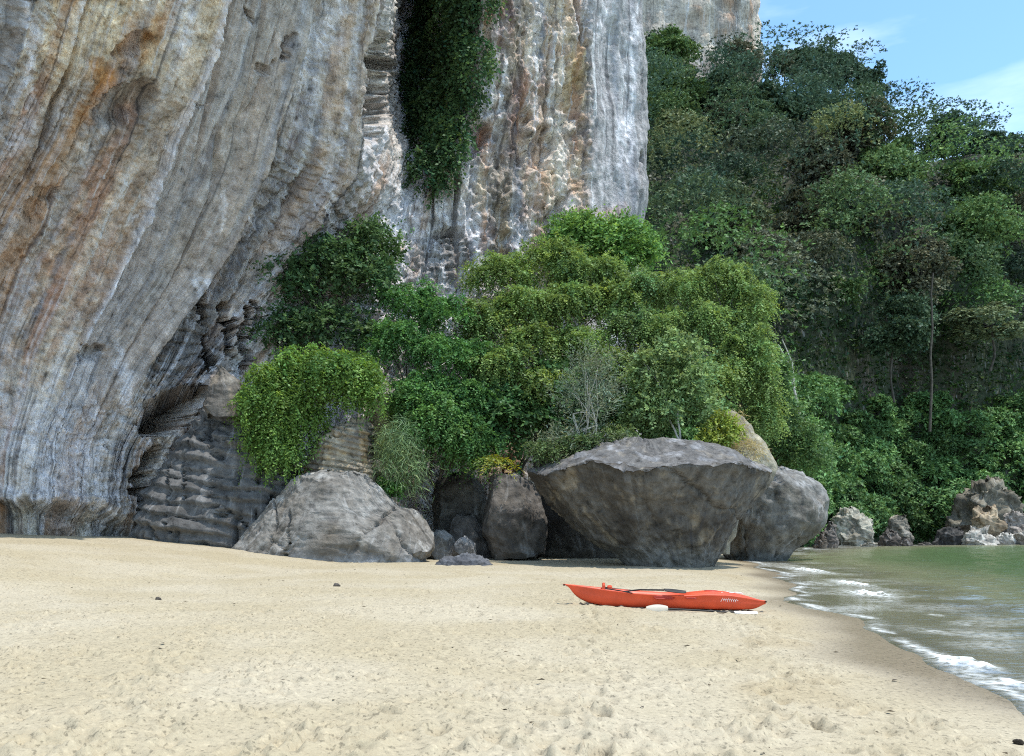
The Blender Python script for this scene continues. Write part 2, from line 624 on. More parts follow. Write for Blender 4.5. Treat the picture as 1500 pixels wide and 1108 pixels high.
# ---------------------------------------------------------------- sea
def build_sea():
    ys = [-14.0]
    while ys[-1] < 6:
        ys.append(ys[-1] + 0.5)
    while ys[-1] < 110:
        ys.append(ys[-1] + max(0.045, ys[-1] * 0.0085))
    ys += [130, 170, 230, 400, 800]
    ys = np.array(ys)
    sx = np.interp(ys, SHORE[:, 1], SHORE[:, 0])
    nu = 210
    t = np.linspace(0, 1, nu) ** 2.2
    reach = np.where(ys < 84, np.maximum(ys, 8) * 0.75 + 5 + 12, 30)
    sx = np.where(ys > 84, 150 + (ys - 84), sx)
    Xg = (sx - 2.2)[:, None] + t[None] * (reach + 2.2)[:, None]
    Xg[:, -1] += 500
    Yg = np.repeat(ys[:, None], nu, 1)
    x, y = Xg.ravel(), Yg.ravel()
    d = -shore_dist(x, y)                       # positive out at sea
    p = np.stack([x, y, np.zeros_like(x)], -1)
    # swash tongue: the film of water runs up the sand in uneven lobes
    run = 0.75 + 0.9 * fbm(p * np.array([0.10, 0.24, 1]), 3, 71)
    amp = sstep(0.3, 4, d)
    z = 0.012 + 0.06 * amp * fbm(p * np.array([0.6, 1.5, 1]), 4, 73, 0.55)
    z += 0.03 * amp * ridged(p * np.array([0.7, 1.9, 1]) + 4, 2, 75)
    base = sand_base(x, y)
    film = sstep(-run - 0.05, -run + 0.5, d)     # 1 where water lies
    z = np.where(d < 0.3, np.maximum(base + 0.012, z) * film + (base - 0.08) * (1 - film), np.maximum(z, 0.0))
    # small breaking crests parallel to the shore
    foam = np.zeros_like(x)
    wob = fbm(p * np.array([0.35, 0.35, 1]), 3, 81)
    edge = np.exp(-((d + run - 0.6) / 0.12) ** 2) * sstep(-0.35, 0.4, fbm(p * 1.1, 3, 83))
    foam += 0.6 * edge
    for off, wdt, s in ((0.5, 0.10, 85), (1.4, 0.12, 87)):
        f = np.exp(-((d - off - 0.5 * wob) / wdt) ** 2) * sstep(0.3, 0.7, fbm(p * np.array([1.0, 0.8, 1]) + s, 3, s))
        foam += 0.45 * f
    lace = sstep(0.45, 0.85, ridged(p * np.array([2.2, 4.2, 1]), 3, 91)) * sstep(4.0, 0.5, d) * sstep(-0.2, 0.4, fbm(p * 0.5, 2, 93))
    foam += 0.22 * lace
    for cpx, cpy, rx, ry, h in ((1408, 975, 34, 10, 0.10), (1250, 857, 14, 5, 0.10), (1275, 872, 20, 5, 0.09), (1180, 836, 17, 4, 0.09), (1492, 1005, 24, 8, 0.05)):
        cy = EYE * F / (cpy - HY)
        cx = (cpx - CX) / F * cy
        qx = (x - cx) / (rx / F * cy)
        qy = (y - cy) / (ry / F * cy * cy / EYE)
        q = np.exp(-(qx * qx + qy * qy) ** 1.5) * (0.6 + 0.9 * fbm(p * 5, 3, 95))
        foam += 1.3 * np.clip(q, 0, 1)
        z += h * np.clip(q, 0, 1)
    foam = np.clip(foam, 0, 1)
    depth = sstep(-0.4, 10.0, d + 1.2 * fbm(p * 0.3, 3, 97))
    V = np.stack([x, y, z], -1)
    me = mesh_np('sea', V, grid_faces(len(ys), nu)[:, ::-1], None, extra={'foam': foam, 'murk': depth})
    m, nt, out = new_mat('sea_water')
    L = nt.links.new
    geo = NN(nt, 'ShaderNodeNewGeometry')
    fo = NN(nt, 'ShaderNodeAttribute', attribute_name='foam')
    mk = NN(nt, 'ShaderNodeAttribute', attribute_name='murk')
    mp = NN(nt, 'ShaderNodeMapping')
    mp.inputs['Scale'].default_value = (1.6, 2.6, 1)
    L(geo.outputs['Position'], mp.inputs['Vector'])
    n = NN(nt, 'ShaderNodeTexNoise')
    n.inputs['Scale'].default_value = 1.6
    n.inputs['Detail'].default_value = 6
    n.inputs['Roughness'].default_value = 0.6
    L(mp.outputs['Vector'], n.inputs['Vector'])
    bp = NN(nt, 'ShaderNodeBump')
    bp.inputs['Strength'].default_value = 0.55
    bp.inputs['Distance'].default_value = 0.07
    L(n.outputs['Fac'], bp.inputs['Height'])
    tr = NN(nt, 'ShaderNodeBsdfTransparent')
    tr.inputs['Color'].default_value = (0.82, 0.86, 0.78, 1)
    df = NN(nt, 'ShaderNodeBsdfDiffuse')
    df.inputs['Color'].default_value = (0.125, 0.165, 0.085, 1)
    mxc = NN(nt, 'ShaderNodeMixRGB')
    mxc.inputs['Color1'].default_value = (0.34, 0.305, 0.195, 1)
    mxc.inputs['Color2'].default_value = (0.11, 0.175, 0.075, 1)
    L(mk.outputs['Fac'], mxc.inputs['Fac'])
    L(mxc.outputs['Color'], df.inputs['Color'])
    mb = NN(nt, 'ShaderNodeMixShader')
    mr = NN(nt, 'ShaderNodeMapRange')
    mr.inputs['To Min'].default_value = 0.25
    mr.inputs['To Max'].default_value = 0.97
    mr.inputs['From Max'].default_value = 0.4
    L(mk.outputs['Fac'], mr.inputs['Value'])
    L(mr.outputs['Result'], mb.inputs['Fac'])
    L(tr.outputs['BSDF'], mb.inputs[1])
    L(df.outputs['BSDF'], mb.inputs[2])
    gl = NN(nt, 'ShaderNodeBsdfGlossy')
    gl.inputs['Roughness'].default_value = 0.09
    L(bp.outputs['Normal'], gl.inputs['Normal'])
    fr = NN(nt, 'ShaderNodeFresnel')
    fr.inputs['IOR'].default_value = 1.2
    L(bp.outputs['Normal'], fr.inputs['Normal'])
    ms = NN(nt, 'ShaderNodeMixShader')
    fk = NN(nt, 'ShaderNodeMath', operation='MULTIPLY')
    fk.inputs[1].default_value = 0.6
    L(fr.outputs['Fac'], fk.inputs[0])
    L(fk.outputs['Value'], ms.inputs['Fac'])
    L(mb.outputs['Shader'], ms.inputs[1])
    L(gl.outputs['BSDF'], ms.inputs[2])
    fd = NN(nt, 'ShaderNodeBsdfDiffuse')
    fd.inputs['Color'].default_value = (0.74, 0.76, 0.74, 1)
    fn = NN(nt, 'ShaderNodeTexNoise')
    fn.inputs['Scale'].default_value = 9
    fn.inputs['Detail'].default_value = 6
    L(geo.outputs['Position'], fn.inputs['Vector'])
    fm = NN(nt, 'ShaderNodeMath', operation='MULTIPLY')
    frp = ramp(nt, [(0.36, 0.15), (0.58, 1.25)])
    L(fn.outputs['Fac'], frp.inputs['Fac'])
    L(fo.outputs['Fac'], fm.inputs[0])
    L(frp.outputs['Color'], fm.inputs[1])
    fm.use_clamp = True
    mf = NN(nt, 'ShaderNodeMixShader')
    L(fm.outputs['Value'], mf.inputs['Fac'])
    L(ms.outputs['Shader'], mf.inputs[1])
    L(fd.outputs['BSDF'], mf.inputs[2])
    L(mf.outputs['Shader'], out.inputs['Surface'])
    tag(obj('sea', me, m), kind='structure')


build_sea()

# ---------------------------------------------------------------- the great limestone cliff
ROWS = [-700, -420, -300, 0, 130, 260, 400, 530, 650, 760, 850]
COLS_PX = [
    [-600] * 11,
    [-120, -140, -150, -200, -250, -320, -380, -380, -360, -340, -340],
    [120, 100, 85, 45, 5, -65, -150, -190, -190, -180, -180],
    [280, 250, 235, 190, 150, 85, 5, -40, -55, -55, -55],
    [470, 440, 415, 345, 298, 245, 185, 115, 65, 50, 50],
    [600, 560, 540, 475, 440, 402, 330, 225, 165, 150, 150],
    [620, 610, 600, 568, 552, 535, 420, 325, 212, 200, 200],
    [610, 606, 602, 598, 596, 606, 560, 480, 400, 350, 350],
    [708, 706, 705, 702, 694, 650, 650, 640, 600, 600, 600],
    [785, 785, 785, 780, 775, 770, 770, 770, 770, 770, 770],
    [870, 870, 870, 868, 868, 864, 860, 860, 860, 860, 860],
    [955, 955, 955, 951, 955, 959, 947, 945, 945, 945, 945],
    [880, 880, 880, 885, 885, 885, 885, 885, 885, 885, 885]]
COLS_Y = [
    [30, 21, 20.5, 21, 22, 23, 24, 25, 25.5, 26, 26],
    [33, 23.5, 23, 24, 25, 26.5, 27.5, 28, 28.5, 29, 29],
    [36, 26.5, 26, 27, 28, 29, 30, 30.5, 31, 31.3, 31.3],
    [38, 28, 27.5, 28.5, 29.5, 30.5, 31.5, 32, 32, 32, 32],
    [40, 29.5, 29, 30, 31.5, 33, 34, 33.6, 32.8, 32.5, 32.5],
    [44, 33.5, 33, 34, 35, 36, 37, 36.2, 35, 34, 34],
    [47, 36.5, 36, 37, 38, 39.5, 39, 37.5, 35.5, 35.2, 35.2],
    [63, 54, 53, 53, 51, 44, 42, 41, 39, 38, 38],
    [54, 43.5, 43, 43, 43.5, 43.5, 43, 42.5, 42, 41, 41],
    [55, 44.5, 44, 44.5, 45, 45, 45, 45, 44, 43, 43],
    [57, 46.5, 46, 46.5, 47, 47, 47, 47, 46, 46, 46],
    [61, 50.5, 50, 50, 50.5, 50.5, 51, 51, 50, 50, 50],
    [100, 92, 90, 90, 90, 90, 90, 90, 90, 90, 90]]


def build_cliff():
    nper = [10, 26, 76, 84, 88, 76, 74, 54, 58, 58, 56, 30]
    cs = np.concatenate([np.linspace(k, k + 1, n, endpoint=False) for k, n in enumerate(nper)] + [[12.0]])
    rper = [5, 6, 46, 62, 62, 64, 62, 56, 50, 34]
    rs = np.concatenate([np.linspace(k, k + 1, n, endpoint=False) for k, n in enumerate(rper)] + [[10.0]])
    KX, KY = np.array(COLS_PX, float), np.array(COLS_Y, float)

    def bil(K):
        i = np.clip(cs.astype(int), 0, 11)
        fi = (cs - i)[:, None]
        j = np.clip(rs.astype(int), 0, 9)
        fj = (rs - j)[None]
        a = K[i][:, j] * (1 - fj) + K[i][:, j + 1] * fj
        b = K[i + 1][:, j] * (1 - fj) + K[i + 1][:, j + 1] * fj
        return a * (1 - fi) + b * fi
    PX, YY = bil(KX), bil(KY)
    PY = np.repeat(np.interp(rs, range(11), ROWS)[None], len(cs), 0)
    PX, YY = blur(PX, 26, 0), blur(YY, 8, 0)
    PX, YY = blur(PX, 40, 1), blur(YY, 40, 1)
    P = np.stack([(PX - CX) / F * YY, YY, EYE + (HY - PY) / F * YY], -1)
    N = normals_grid(P)
    if N[200, 200, 1] > 0:
        N = -N
    sh = P.shape[:2]
    p = P.reshape(-1, 3)
    px, py = PX.ravel(), PY.ravel()
    C = np.repeat(cs[:, None], len(rs), 1).ravel()
    s_len = np.interp(cs, range(13), [0, 9, 14, 18.5, 23, 28, 33, 38, 41.5, 44.5, 48, 51.5, 90])
    S = np.repeat(s_len[:, None], len(rs), 1).ravel() + 0.10 * fbm(p * 0.5, 3, 198)
    T = p[:, 2]
    wx = px + 13 * fbm(np.stack([px, py, px * 0], -1) / 34, 5, 200, 0.6)
    wy = py + 13 * fbm(np.stack([px, py, px * 0], -1) / 34, 5, 210, 0.6)

    def blob(x, y, rx, ry, ang=0.0, soft=0.55):
        c, s = math.cos(math.radians(ang)), math.sin(math.radians(ang))
        u = ((wx - x) * c + (wy - y) * s) / rx
        v = (-(wx - x) * s + (wy - y) * c) / ry
        return sstep(1 + soft, 1 - soft, np.hypot(u, v))

    # --- masks in the terms of the wall's own features
    slab = sstep(3.97, 4.06, C) * sstep(5.03, 4.95, C) * sstep(640, 540, py)
    pillar = sstep(10.0, 10.08, C) * sstep(11.3, 11.0, C)
    semi = 0.45 * sstep(4.3, 3.9, C) + 0.4 * sstep(4.9, 5.1, C) * sstep(6.2, 5.9, C) * sstep(330, 250, py)
    smooth = np.clip(np.maximum(np.maximum(slab, 0.92 * pillar), semi), 0, 1)
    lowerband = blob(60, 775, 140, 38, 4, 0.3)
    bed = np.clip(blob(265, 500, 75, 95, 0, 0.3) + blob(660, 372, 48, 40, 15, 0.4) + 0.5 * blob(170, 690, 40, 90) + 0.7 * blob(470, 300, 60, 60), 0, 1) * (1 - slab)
    fl = np.stack([S * 1.0, T * 0.13, S * 0 + 3.3], -1)
    flute = ridged(fl * np.array([1.1, 1.0, 1]), 3, 220)
    flute2 = fbm(fl * np.array([2.6, 1.6, 1]) + 7, 3, 230)
    D = (1 - 0.95 * smooth) * (0.42 * fbm(p * 0.22, 3, 240) + 0.06 * flute + 0.06 * flute2 + 0.17 * fbm(p * np.array([1.0, 1.0, 0.75]), 5, 250, 0.62) - 0.09 * ridged(p * 2.2, 3, 255))
    D += smooth * (0.07 * fbm(fl * np.array([1.8, 0.4, 1]), 4, 260) + 0.05 * fbm(p * 1.3, 3, 262) - 0.14 * sstep(0.55, 0.85, ridged(fl * np.array([0.5, 0.45, 1]) + 2.2, 2, 264)))
    wp = p + 0.5 * np.stack([fbm(p * 0.7, 3, 256), fbm(p * 0.7 + 5, 3, 257), fbm(p * 0.7 + 9, 3, 258)], -1)
    rag = 0.55 + 0.6 * sstep(-0.4, 0.5, fbm(p * 0.2, 2, 259))
    D += (1 - 0.92 * smooth) * rag * (-0.17 * ridged(wp * np.array([1.5, 1.5, 0.8]), 4, 266, 0.62) + 0.05 * ridged(np.stack([S * 1.6 + 0.8 * fbm(p * 0.6, 3, 268), T * 0.35, S * 0], -1), 3, 269, 0.6) - 0.09 * ridged(wp * np.array([4.6, 4.6, 3.2]), 2, 267, 0.6))
    # rough gouged centre wall
    centre = sstep(7.8, 8.1, C) * sstep(10.02, 9.9, C)
    D -= centre * (0.2 * ridged(wp * np.array([0.9, 0.9, 0.3]), 4, 270, 0.6) - 0.1)
    # bedding planes of the layered rock
    lay = (T * 2.3 + 0.8 * fbm(p * 0.5, 3, 280)) % 1.0
    hb = vnoise(np.stack([np.floor(T * 2.3) * 2.1, p[:, 0] * 0.9, p[:, 1] * 0.4], -1), 284)
    D += bed * (0.34 * np.where(lay < 0.14, lay / 0.14, 1 - 0.35 * (lay - 0.14)) - 0.2 + 0.22 * hb)
    # open joints that follow the sheets of the wall
    jt = np.abs(fbm(fl * np.array([0.3, 0.25, 1]) + 3.1, 3, 286, 0.45))
    jt2 = np.abs(fbm(fl * np.array([1.2, 0.45, 1]) + 8.7, 2, 287, 0.5))
    jm = sstep(-0.1, 0.35, fbm(p * 0.25, 2, 288))
    D -= 0.55 * sstep(0.03, 0.005, jt) * (0.35 + 0.65 * jm) + 0.1 * sstep(0.035, 0.005, jt2) * jm * (1 - 0.6 * slab)
    D += pillar * 0.45 * fbm(p * np.array([0.3, 0.3, 0.22]), 3, 289)
    # clefts and caves, ledges and undercuts: (px, py, rx, ry, angle, depth in metres)
    for x, y, rx, ry, ang, dep in ((426, 250, 7, 30, 14, 4), (433, 72, 6, 22, 6, 2.2), (254, 600, 50, 27, -22, 9), (290, 575, 16, 12, -30, 7), (216, 688, 14, 56, 10, 9), (340, 482, 7, 40, 6, 8), (360, 500, 9, 44, 2, 8), (378, 468, 5, 30, -4, 6), (318, 440, 4, 34, 10, 3.5), (304, 520, 3, 30, 8, 2),
                                   (708, 200, 12, 24, 20, 1.0), (655, 335, 26, 9, 0, 1.2), (200, 66, 26, 14, -30, 0.5), (185, 155, 44, 26, -30, 0.55), (300, 165, 8, 3, -40, 0.5),
                                   (835, 395, 22, 34, 0, 2.2), (800, 215, 20, 34, 20, 0.8), (560, 130, 14, 70, 6, 2.5), (400, 105, 12, 4, -30, 0.4), (376, 18, 3, 26, -8, 0.7),
                                   (140, 520, 22, 12, 0, 0.5), (60, 300, 40, 12, -40, 0.4), (770, 190, 10, 50, 8, 0.7), (820, 330, 9, 60, 5, 0.8), (740, 340, 8, 70, 0, 0.5), (845, 140, 12, 40, 8, 0.6)):
        D -= dep * blob(x, y, rx, ry, ang, 0.1 if dep > 3 else 0.25)
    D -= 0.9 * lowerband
    edge = C + 0.05 * fbm(p * 0.5, 3, 290)
    D -= 0.35 * sstep(3.98, 4.05, edge) * sstep(5.0, 4.6, C) * sstep(640, 500, py)
    D -= 1.3 * sstep(4.97, 5.02, edge) * sstep(5.9, 5.3, C) * sstep(560, 470, py)
    D += 0.30 * np.exp(-((edge - 3.99) / 0.035) ** 2) * sstep(640, 500, py)
    D += 0.35 * blob(330, 560, 22, 24) + 0.3 * blob(120, 735, 90, 14, 6)
    V = p + N.reshape(-1, 3) * D[:, None]

    g = fbm(p * 0.35, 4, 300)
    grey, pale, cream = srgb(184, 176, 167), srgb(222, 215, 204), srgb(242, 227, 196)
    col = lerp(np.broadcast_to(grey, p.shape), np.broadcast_to(pale, p.shape), sstep(-0.4, 0.7, g))
    tan, ochre, rust, pink = srgb(184, 166, 146), srgb(190, 140, 80), srgb(176, 124, 98), srgb(200, 170, 150)

    def paint(c, mask, k=1.0):
        nonlocal col
        col = lerp(col, np.broadcast_to(c, col.shape), np.clip(mask, 0, 1) * k)
    paint(cream, blob(140, 20, 230, 130, 0, 0.6), 0.95)
    paint(tan, blob(110, 320, 190, 170, -60, 0.6), 0.8)
    paint(tan, blob(60, 520, 120, 90, 0, 0.6), 0.55)
    paint(srgb(120, 112, 106), blob(185, 150, 60, 60, -35, 0.6), 0.75)
    paint(ochre, blob(208, 52, 24, 36, 15, 0.7), 0.95)
    paint(ochre, blob(150, 108, 20, 18, 0), 0.8)
    paint(ochre, blob(125, 165, 10, 50, 30), 0.6)
    paint(ochre, blob(45, 270, 18, 85, 40, 0.8), 0.5)
    paint(rust, blob(135, 300, 34, 62, 25, 0.8), 0.5)
    paint(rust, blob(70, 385, 18, 16), 0.6)
    paint(pink, blob(110, 410, 90, 60, -20, 0.8), 0.5)
    paint(srgb(172, 167, 162), slab, 0.95)
    paint(srgb(180, 160, 138), slab * sstep(0.0, 0.6, fbm(fl * np.array([0.5, 0.9, 1]), 3, 310)), 0.3)
    paint(tan, sstep(5.0, 5.2, C) * sstep(6.1, 5.8, C) * sstep(330, 200, py) * sstep(0.0, 0.5, fbm(fl * np.array([0.8, 0.6, 1]), 3, 311)), 0.55)
    paint(srgb(152, 151, 150), pillar, 0.9)
    paint(srgb(214, 192, 158), centre * sstep(-0.3, 0.5, fbm(p * np.array([0.8, 0.8, 0.35]), 3, 312)), 0.85)
    paint(srgb(150, 136, 124), centre * sstep(0.1, 0.55, fbm(p * np.array([1.2, 1.2, 0.6]) + 5, 3, 313)), 0.7)
    for x, y, rx, ry, k in ((768, 150, 16, 60, 0.8), (712, 205, 14, 30, 0.95), (730, 40, 14, 60, 0.5), (800, 250, 18, 40, 0.45), (705, 340, 22, 26, 0.8), (690, 375, 14, 20, 0.6), (905, 315, 20, 14, 0.6)):
        paint(rust, blob(x, y, rx, ry, 8, 0.8), k)
    for x, y, rx, ry in ((850, 100, 14, 50), (745, 330, 14, 60), (820, 265, 20, 26), (690, 280, 40, 40)):
        paint(srgb(205, 178, 122), blob(x, y, rx, ry, 8, 0.8), 0.7)
    paint(srgb(196, 194, 194), blob(585, 330, 75, 62, 0, 0.7) + blob(700, 310, 60, 70, 0, 0.7), 0.35)
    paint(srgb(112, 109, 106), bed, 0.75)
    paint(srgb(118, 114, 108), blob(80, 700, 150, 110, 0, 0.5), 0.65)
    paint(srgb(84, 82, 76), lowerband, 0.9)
    for sc_, cc_, kk_, sd_ in (((0.30, 0.16), srgb(232, 222, 204), 0.6, 380), ((0.34, 0.14), srgb(136, 142, 152), 0.75, 384), ((0.26, 0.2), srgb(186, 150, 118), 0.6, 388), ((0.45, 0.2), srgb(238, 238, 240), 0.6, 392)):
        bb = fbm(fl * np.array([sc_[0], sc_[1], 1]) + sd_ * 0.37, 4, sd_, 0.6) + 0.25 * fbm(p * 1.2, 3, sd_ + 2)
        paint(cc_, sstep(0.12, 0.42, bb) * (1 - 0.75 * slab) * (1 - bed) * (1 - 0.75 * pillar), kk_)
    os_ = fbm(fl * np.array([0.8, 0.3, 1]) + 41, 4, 370, 0.55)
    left = sstep(4.1, 3.8, C) + centre + 0.5 * sstep(5.0, 5.2, C) * sstep(6.2, 5.9, C)
    paint(srgb(196, 136, 74), left * sstep(0.22, 0.55, os_) * sstep(-0.3, 0.4, g), 0.42)
    paint(srgb(166, 108, 84), left * sstep(0.25, 0.55, fbm(fl * np.array([0.9, 0.4, 1]) + 57, 4, 372)) * sstep(0.4, -0.3, g), 0.4)
    paint(srgb(138, 146, 158), sstep(0.25, 0.55, fbm(fl * np.array([1.1, 0.3, 1]) + 71, 4, 374)), 0.4)
    # calcite and lichen running down the wall
    st = fbm(fl * np.array([2.2, 0.35, 1]), 4, 320, 0.55)
    st2 = fbm(fl * np.array([3.1, 0.45, 1]) + 31, 4, 330, 0.55)
    zone = 0.55 + 0.45 * fbm(p * 0.15, 2, 340)
    white = sstep(0.28, 0.5, st) * np.clip(zone, 0, 1) * (1 - 0.8 * smooth)
    for x, y, rx, ry, ang, k in ((47, 60, 7, 120, 0, 1.0), (270, 45, 22, 60, 8, 0.75), (18, 215, 12, 46, 35, 0.8), (505, 60, 8, 110, 22, 0.9), (475, 170, 6, 60, 20, 0.7), (492, 270, 5, 90, 4, 0.8),
                                 (296, 440, 5, 40, 8, 1.0), (330, 310, 3, 45, 24, 0.7), (255, 210, 3, 200, 23, 0.7), (140, 660, 14, 110, -5, 0.7), (185, 560, 6, 80, 0, 0.8), (100, 680, 60, 70, 0, 0.75), (40, 640, 50, 60, 0, 0.55), (20, 720, 36, 12, 15, 0.9),
                                 (700, 380, 9, 60, 0, 0.9), (770, 360, 10, 40, 0, 0.6), (832, 300, 12, 50, 0, 0.5), (930, 110, 5, 120, 3, 0.8), (915, 200, 4, 50, 14, 0.8), (880, 40, 3, 50, 20, 0.7), (640, 330, 12, 60, 10, 0.6)):
        white = np.maximum(white, k * blob(x, y, rx, ry, ang, 0.7) * (0.65 + 0.5 * sstep(-0.3, 0.4, st2)))
    paint(srgb(108, 104, 102), sstep(0.25, 0.6, fbm(fl * np.array([0.7, 0.5, 1]) + 13, 4, 345)) * (1 - slab), 0.4)
    white = np.maximum(white, 0.8 * np.exp(-((edge - 4.0) / 0.05) ** 2) * sstep(640, 500, py))
    paint(srgb(236, 236, 238), white, 0.95)
    dark = sstep(0.36, 0.7, st2) * np.clip(1 - zone * 0.6, 0, 1) * (1 - 0.6 * slab)
    paint(srgb(66, 66, 70), dark, 0.8)
    pit = sstep(0.35, 0.8, fbm(p * 2.6, 3, 350)) * (1 - smooth)
    paint(srgb(92, 84, 76), pit, 0.6)
    col = col * (1 + 0.16 * fbm(p * 5.0, 3, 360))[:, None] * np.array([1.02, 1.0, 1.01])
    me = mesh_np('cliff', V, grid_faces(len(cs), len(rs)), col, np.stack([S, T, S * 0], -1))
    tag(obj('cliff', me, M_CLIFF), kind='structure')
    return V.reshape(*sh, 3), N, cs, rs


CLIFF_V, CLIFF_N, CLIFF_C, CLIFF_R = build_cliff()


# ---------------------------------------------------------------- boulders lofted through their outlines
def loft_rock(name, levels, Y, *args, mat=None, **kw):
    o = loft_rock_(name, levels, Y, *args, **kw)
    if mat is not None:
        o.data.materials.clear()
        o.data.materials.append(mat)
    return o


def loft_rock_(name, levels, Y, ratio=0.8, n=2.4, seed=1, amp=0.12, freq=0.8, nz=70, na=110, bed=0.0, bedf=2.2, facets=0, cut=0.82, planes=(), colour=None, yshift=None, front=0.0, rough=0.03, crack=0.0, bury=0.4, coltop=None):
    """levels: (py, px_left, px_right) from top to bottom; the body is `ratio` times as deep as it is wide."""
    lv = np.array(levels, float)
    zt = EYE + (HY - lv[:, 0]) / F * Y
    t = np.concatenate([[0], np.cumsum(np.hypot(np.diff(lv[:, 0]), 0.5 * np.diff(lv[:, 2] - lv[:, 1])))])
    tt = np.linspace(0, t[-1], nz)
    z = np.interp(tt, t, zt)
    xl = (np.interp(tt, t, lv[:, 1]) - CX) / F * Y
    xr = (np.interp(tt, t, lv[:, 2]) - CX) / F * Y
    z, xl, xr = [blur(q, 3, 0) for q in (z, xl, xr)]
    hw = np.maximum((xr - xl) / 2, 0.02)
    xc = (xl + xr) / 2
    hmax = hw.max()
    hd = ratio * (0.65 * hw + 0.35 * hmax * (hw / hmax) ** 0.5)
    yc = np.full(nz, Y) + (np.interp(tt / t[-1], np.linspace(0, 1, len(yshift)), yshift) if yshift is not None else 0)
    z = np.concatenate([z, [z[-1] - bury]])
    xc, hw, hd, yc = [np.concatenate([q, [q[-1]]]) for q in (xc, hw, hd, yc)]
    nz += 1
    th = np.linspace(0, 2 * math.pi, na, endpoint=False)
    c, s = np.cos(th), np.sin(th)
    cc = np.sign(c) * np.abs(c) ** (2 / n)
    ss = np.sign(s) * np.abs(s) ** (2 / n)
    P = np.stack([xc[:, None] + hw[:, None] * cc, yc[:, None] + hd[:, None] * ss, np.repeat(z[:, None], na, 1)], -1)
    cen = np.array([xc.mean(), yc.mean(), z.mean()])
    rng = np.random.default_rng(seed)
    ext = np.array([hmax, hd.max(), (z.max() - z.min()) / 2])
    Q = (P - cen).reshape(-1, 3)
    for k in range(facets):
        nn = unit(rng.normal(size=3))
        if nn[1] > 0.2:
            nn[1] *= -1
        dots = Q @ nn
        lim = dots.max() * (cut + 0.15 * rng.random())
        Q = Q - np.clip(dots - lim, 0, None)[:, None] * nn * 0.9
    for nn, fr in planes:
        nn = unit(np.array(nn, float))
        dots = Q @ nn
        Q = Q - np.clip(dots - dots.max() * fr, 0, None)[:, None] * nn
    p = Q + cen
    out = unit((p - np.stack([np.repeat(xc, na), np.repeat(yc, na), np.repeat(z, na)], -1)) / ext + 1e-6)
    G = np.concatenate([p.reshape(nz, na, 3), p.reshape(nz, na, 3)[:, :1]], 1)
    Nn = normals_grid(G)[:, :-1].reshape(-1, 3)
    Nn = np.where((np.sum(Nn * out, 1) < 0)[:, None], -Nn, Nn)
    ps = p + seed * 7.7
    disp = amp * fbm(ps * freq, 5, seed, 0.55) - 0.34 * amp * ridged(ps * freq * 2.0, 4, seed + 9, 0.6) + 0.1 * amp + rough * fbm(ps * 5, 3, seed + 5)
    if bed:
        lq = (ps[:, 2] + 0.16 * ps[:, 0]) * bedf + 0.7 * fbm(ps * np.array([0.35, 0.35, 0.5]), 2, seed + 3) + 0.12 * fbm(ps * 1.6, 2, seed + 4)
        lay = lq % 1
        band = np.floor(lq)
        hb = vnoise(np.stack([band * 3.7, ps[:, 0] * 0.5, band * 0 + 2.0], -1), seed + 6)
        disp += bed * (0.75 + 0.5 * hb) * np.where(lay < 0.2, lay / 0.2, 1 - 0.75 * (lay - 0.2)) * 0.8 + bed * 0.25 * hb
        disp -= bed * 1.0 * sstep(0.06, 0.0, np.abs(fbm(ps * np.array([1.1, 1.1, 0.25]), 2, seed + 8)))
    if crack:
        wv = fbm(ps * 0.8, 4, seed + 40)
        for k in range(5):
            ca = rng.uniform(-1.1, 1.1)
            nn = np.array([math.cos(ca), rng.uniform(-0.3, 0.3), math.sin(ca)])
            q = Q @ nn - rng.uniform(-0.75, 0.75) * ext[0] + 0.28 * wv
            lim = sstep(-0.35, 0.15, fbm(ps * 0.35 + 11 * k, 2, seed + 50 + k))
            disp -= crack * sstep(0.07, 0.0, np.abs(q)) * lim * rng.uniform(0.5, 1.0)
    p = p + Nn * disp[:, None]
    if colour is None:
        colour = lambda p, N, r: srgb(122, 118, 112)
    base = np.broadcast_to(colour(p, Nn, rng), p.shape)
    flow = np.stack([np.repeat(th[None] * hmax, nz, 0).ravel() + seed, p[:, 2], p[:, 0] * 0], -1)
    o = obj(name, mesh_np(name, p, grid_faces(nz, na, True), base, flow), M_ROCK)
    return o


def greyrock(c0=(128, 124, 119), c1=(98, 92, 85), warm=(140, 118, 90), seed=400, top=(168, 166, 164), streak=0.6, topk=0.7, foot=None):
    def fn(p, N, rng):
        a = fbm(p * 0.6 + seed, 4, seed)
        c = lerp(np.broadcast_to(srgb(*c0), p.shape), np.broadcast_to(srgb(*c1), p.shape), sstep(-0.5, 0.6, a))
        s = fbm(np.stack([p[:, 0] * 2.2, p[:, 1] * 2.2, p[:, 2] * 0.45], -1) + seed, 4, seed + 1)
        c = lerp(c, np.broadcast_to(srgb(*warm), p.shape), streak * sstep(0.2, 0.6, s))
        weathered_lit = sstep(0.15, 0.55, fbm(p * 1.5, 4, seed + 2)) * sstep(0.15, 0.6, N[:, 2])
        c = lerp(c, np.broadcast_to(srgb(*top), p.shape), topk * np.clip(weathered_lit + 0.35 * sstep(0.3, 0.7, N[:, 2]), 0, 1))  # upward faces paler: weathered stone plus overhead light put into the colour
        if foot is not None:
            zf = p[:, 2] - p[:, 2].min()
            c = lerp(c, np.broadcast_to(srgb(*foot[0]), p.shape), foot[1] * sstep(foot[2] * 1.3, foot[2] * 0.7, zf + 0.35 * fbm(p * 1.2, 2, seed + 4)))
        return c * (1 + 0.2 * fbm(p * 4, 3, seed + 3))[:, None]
    return fn


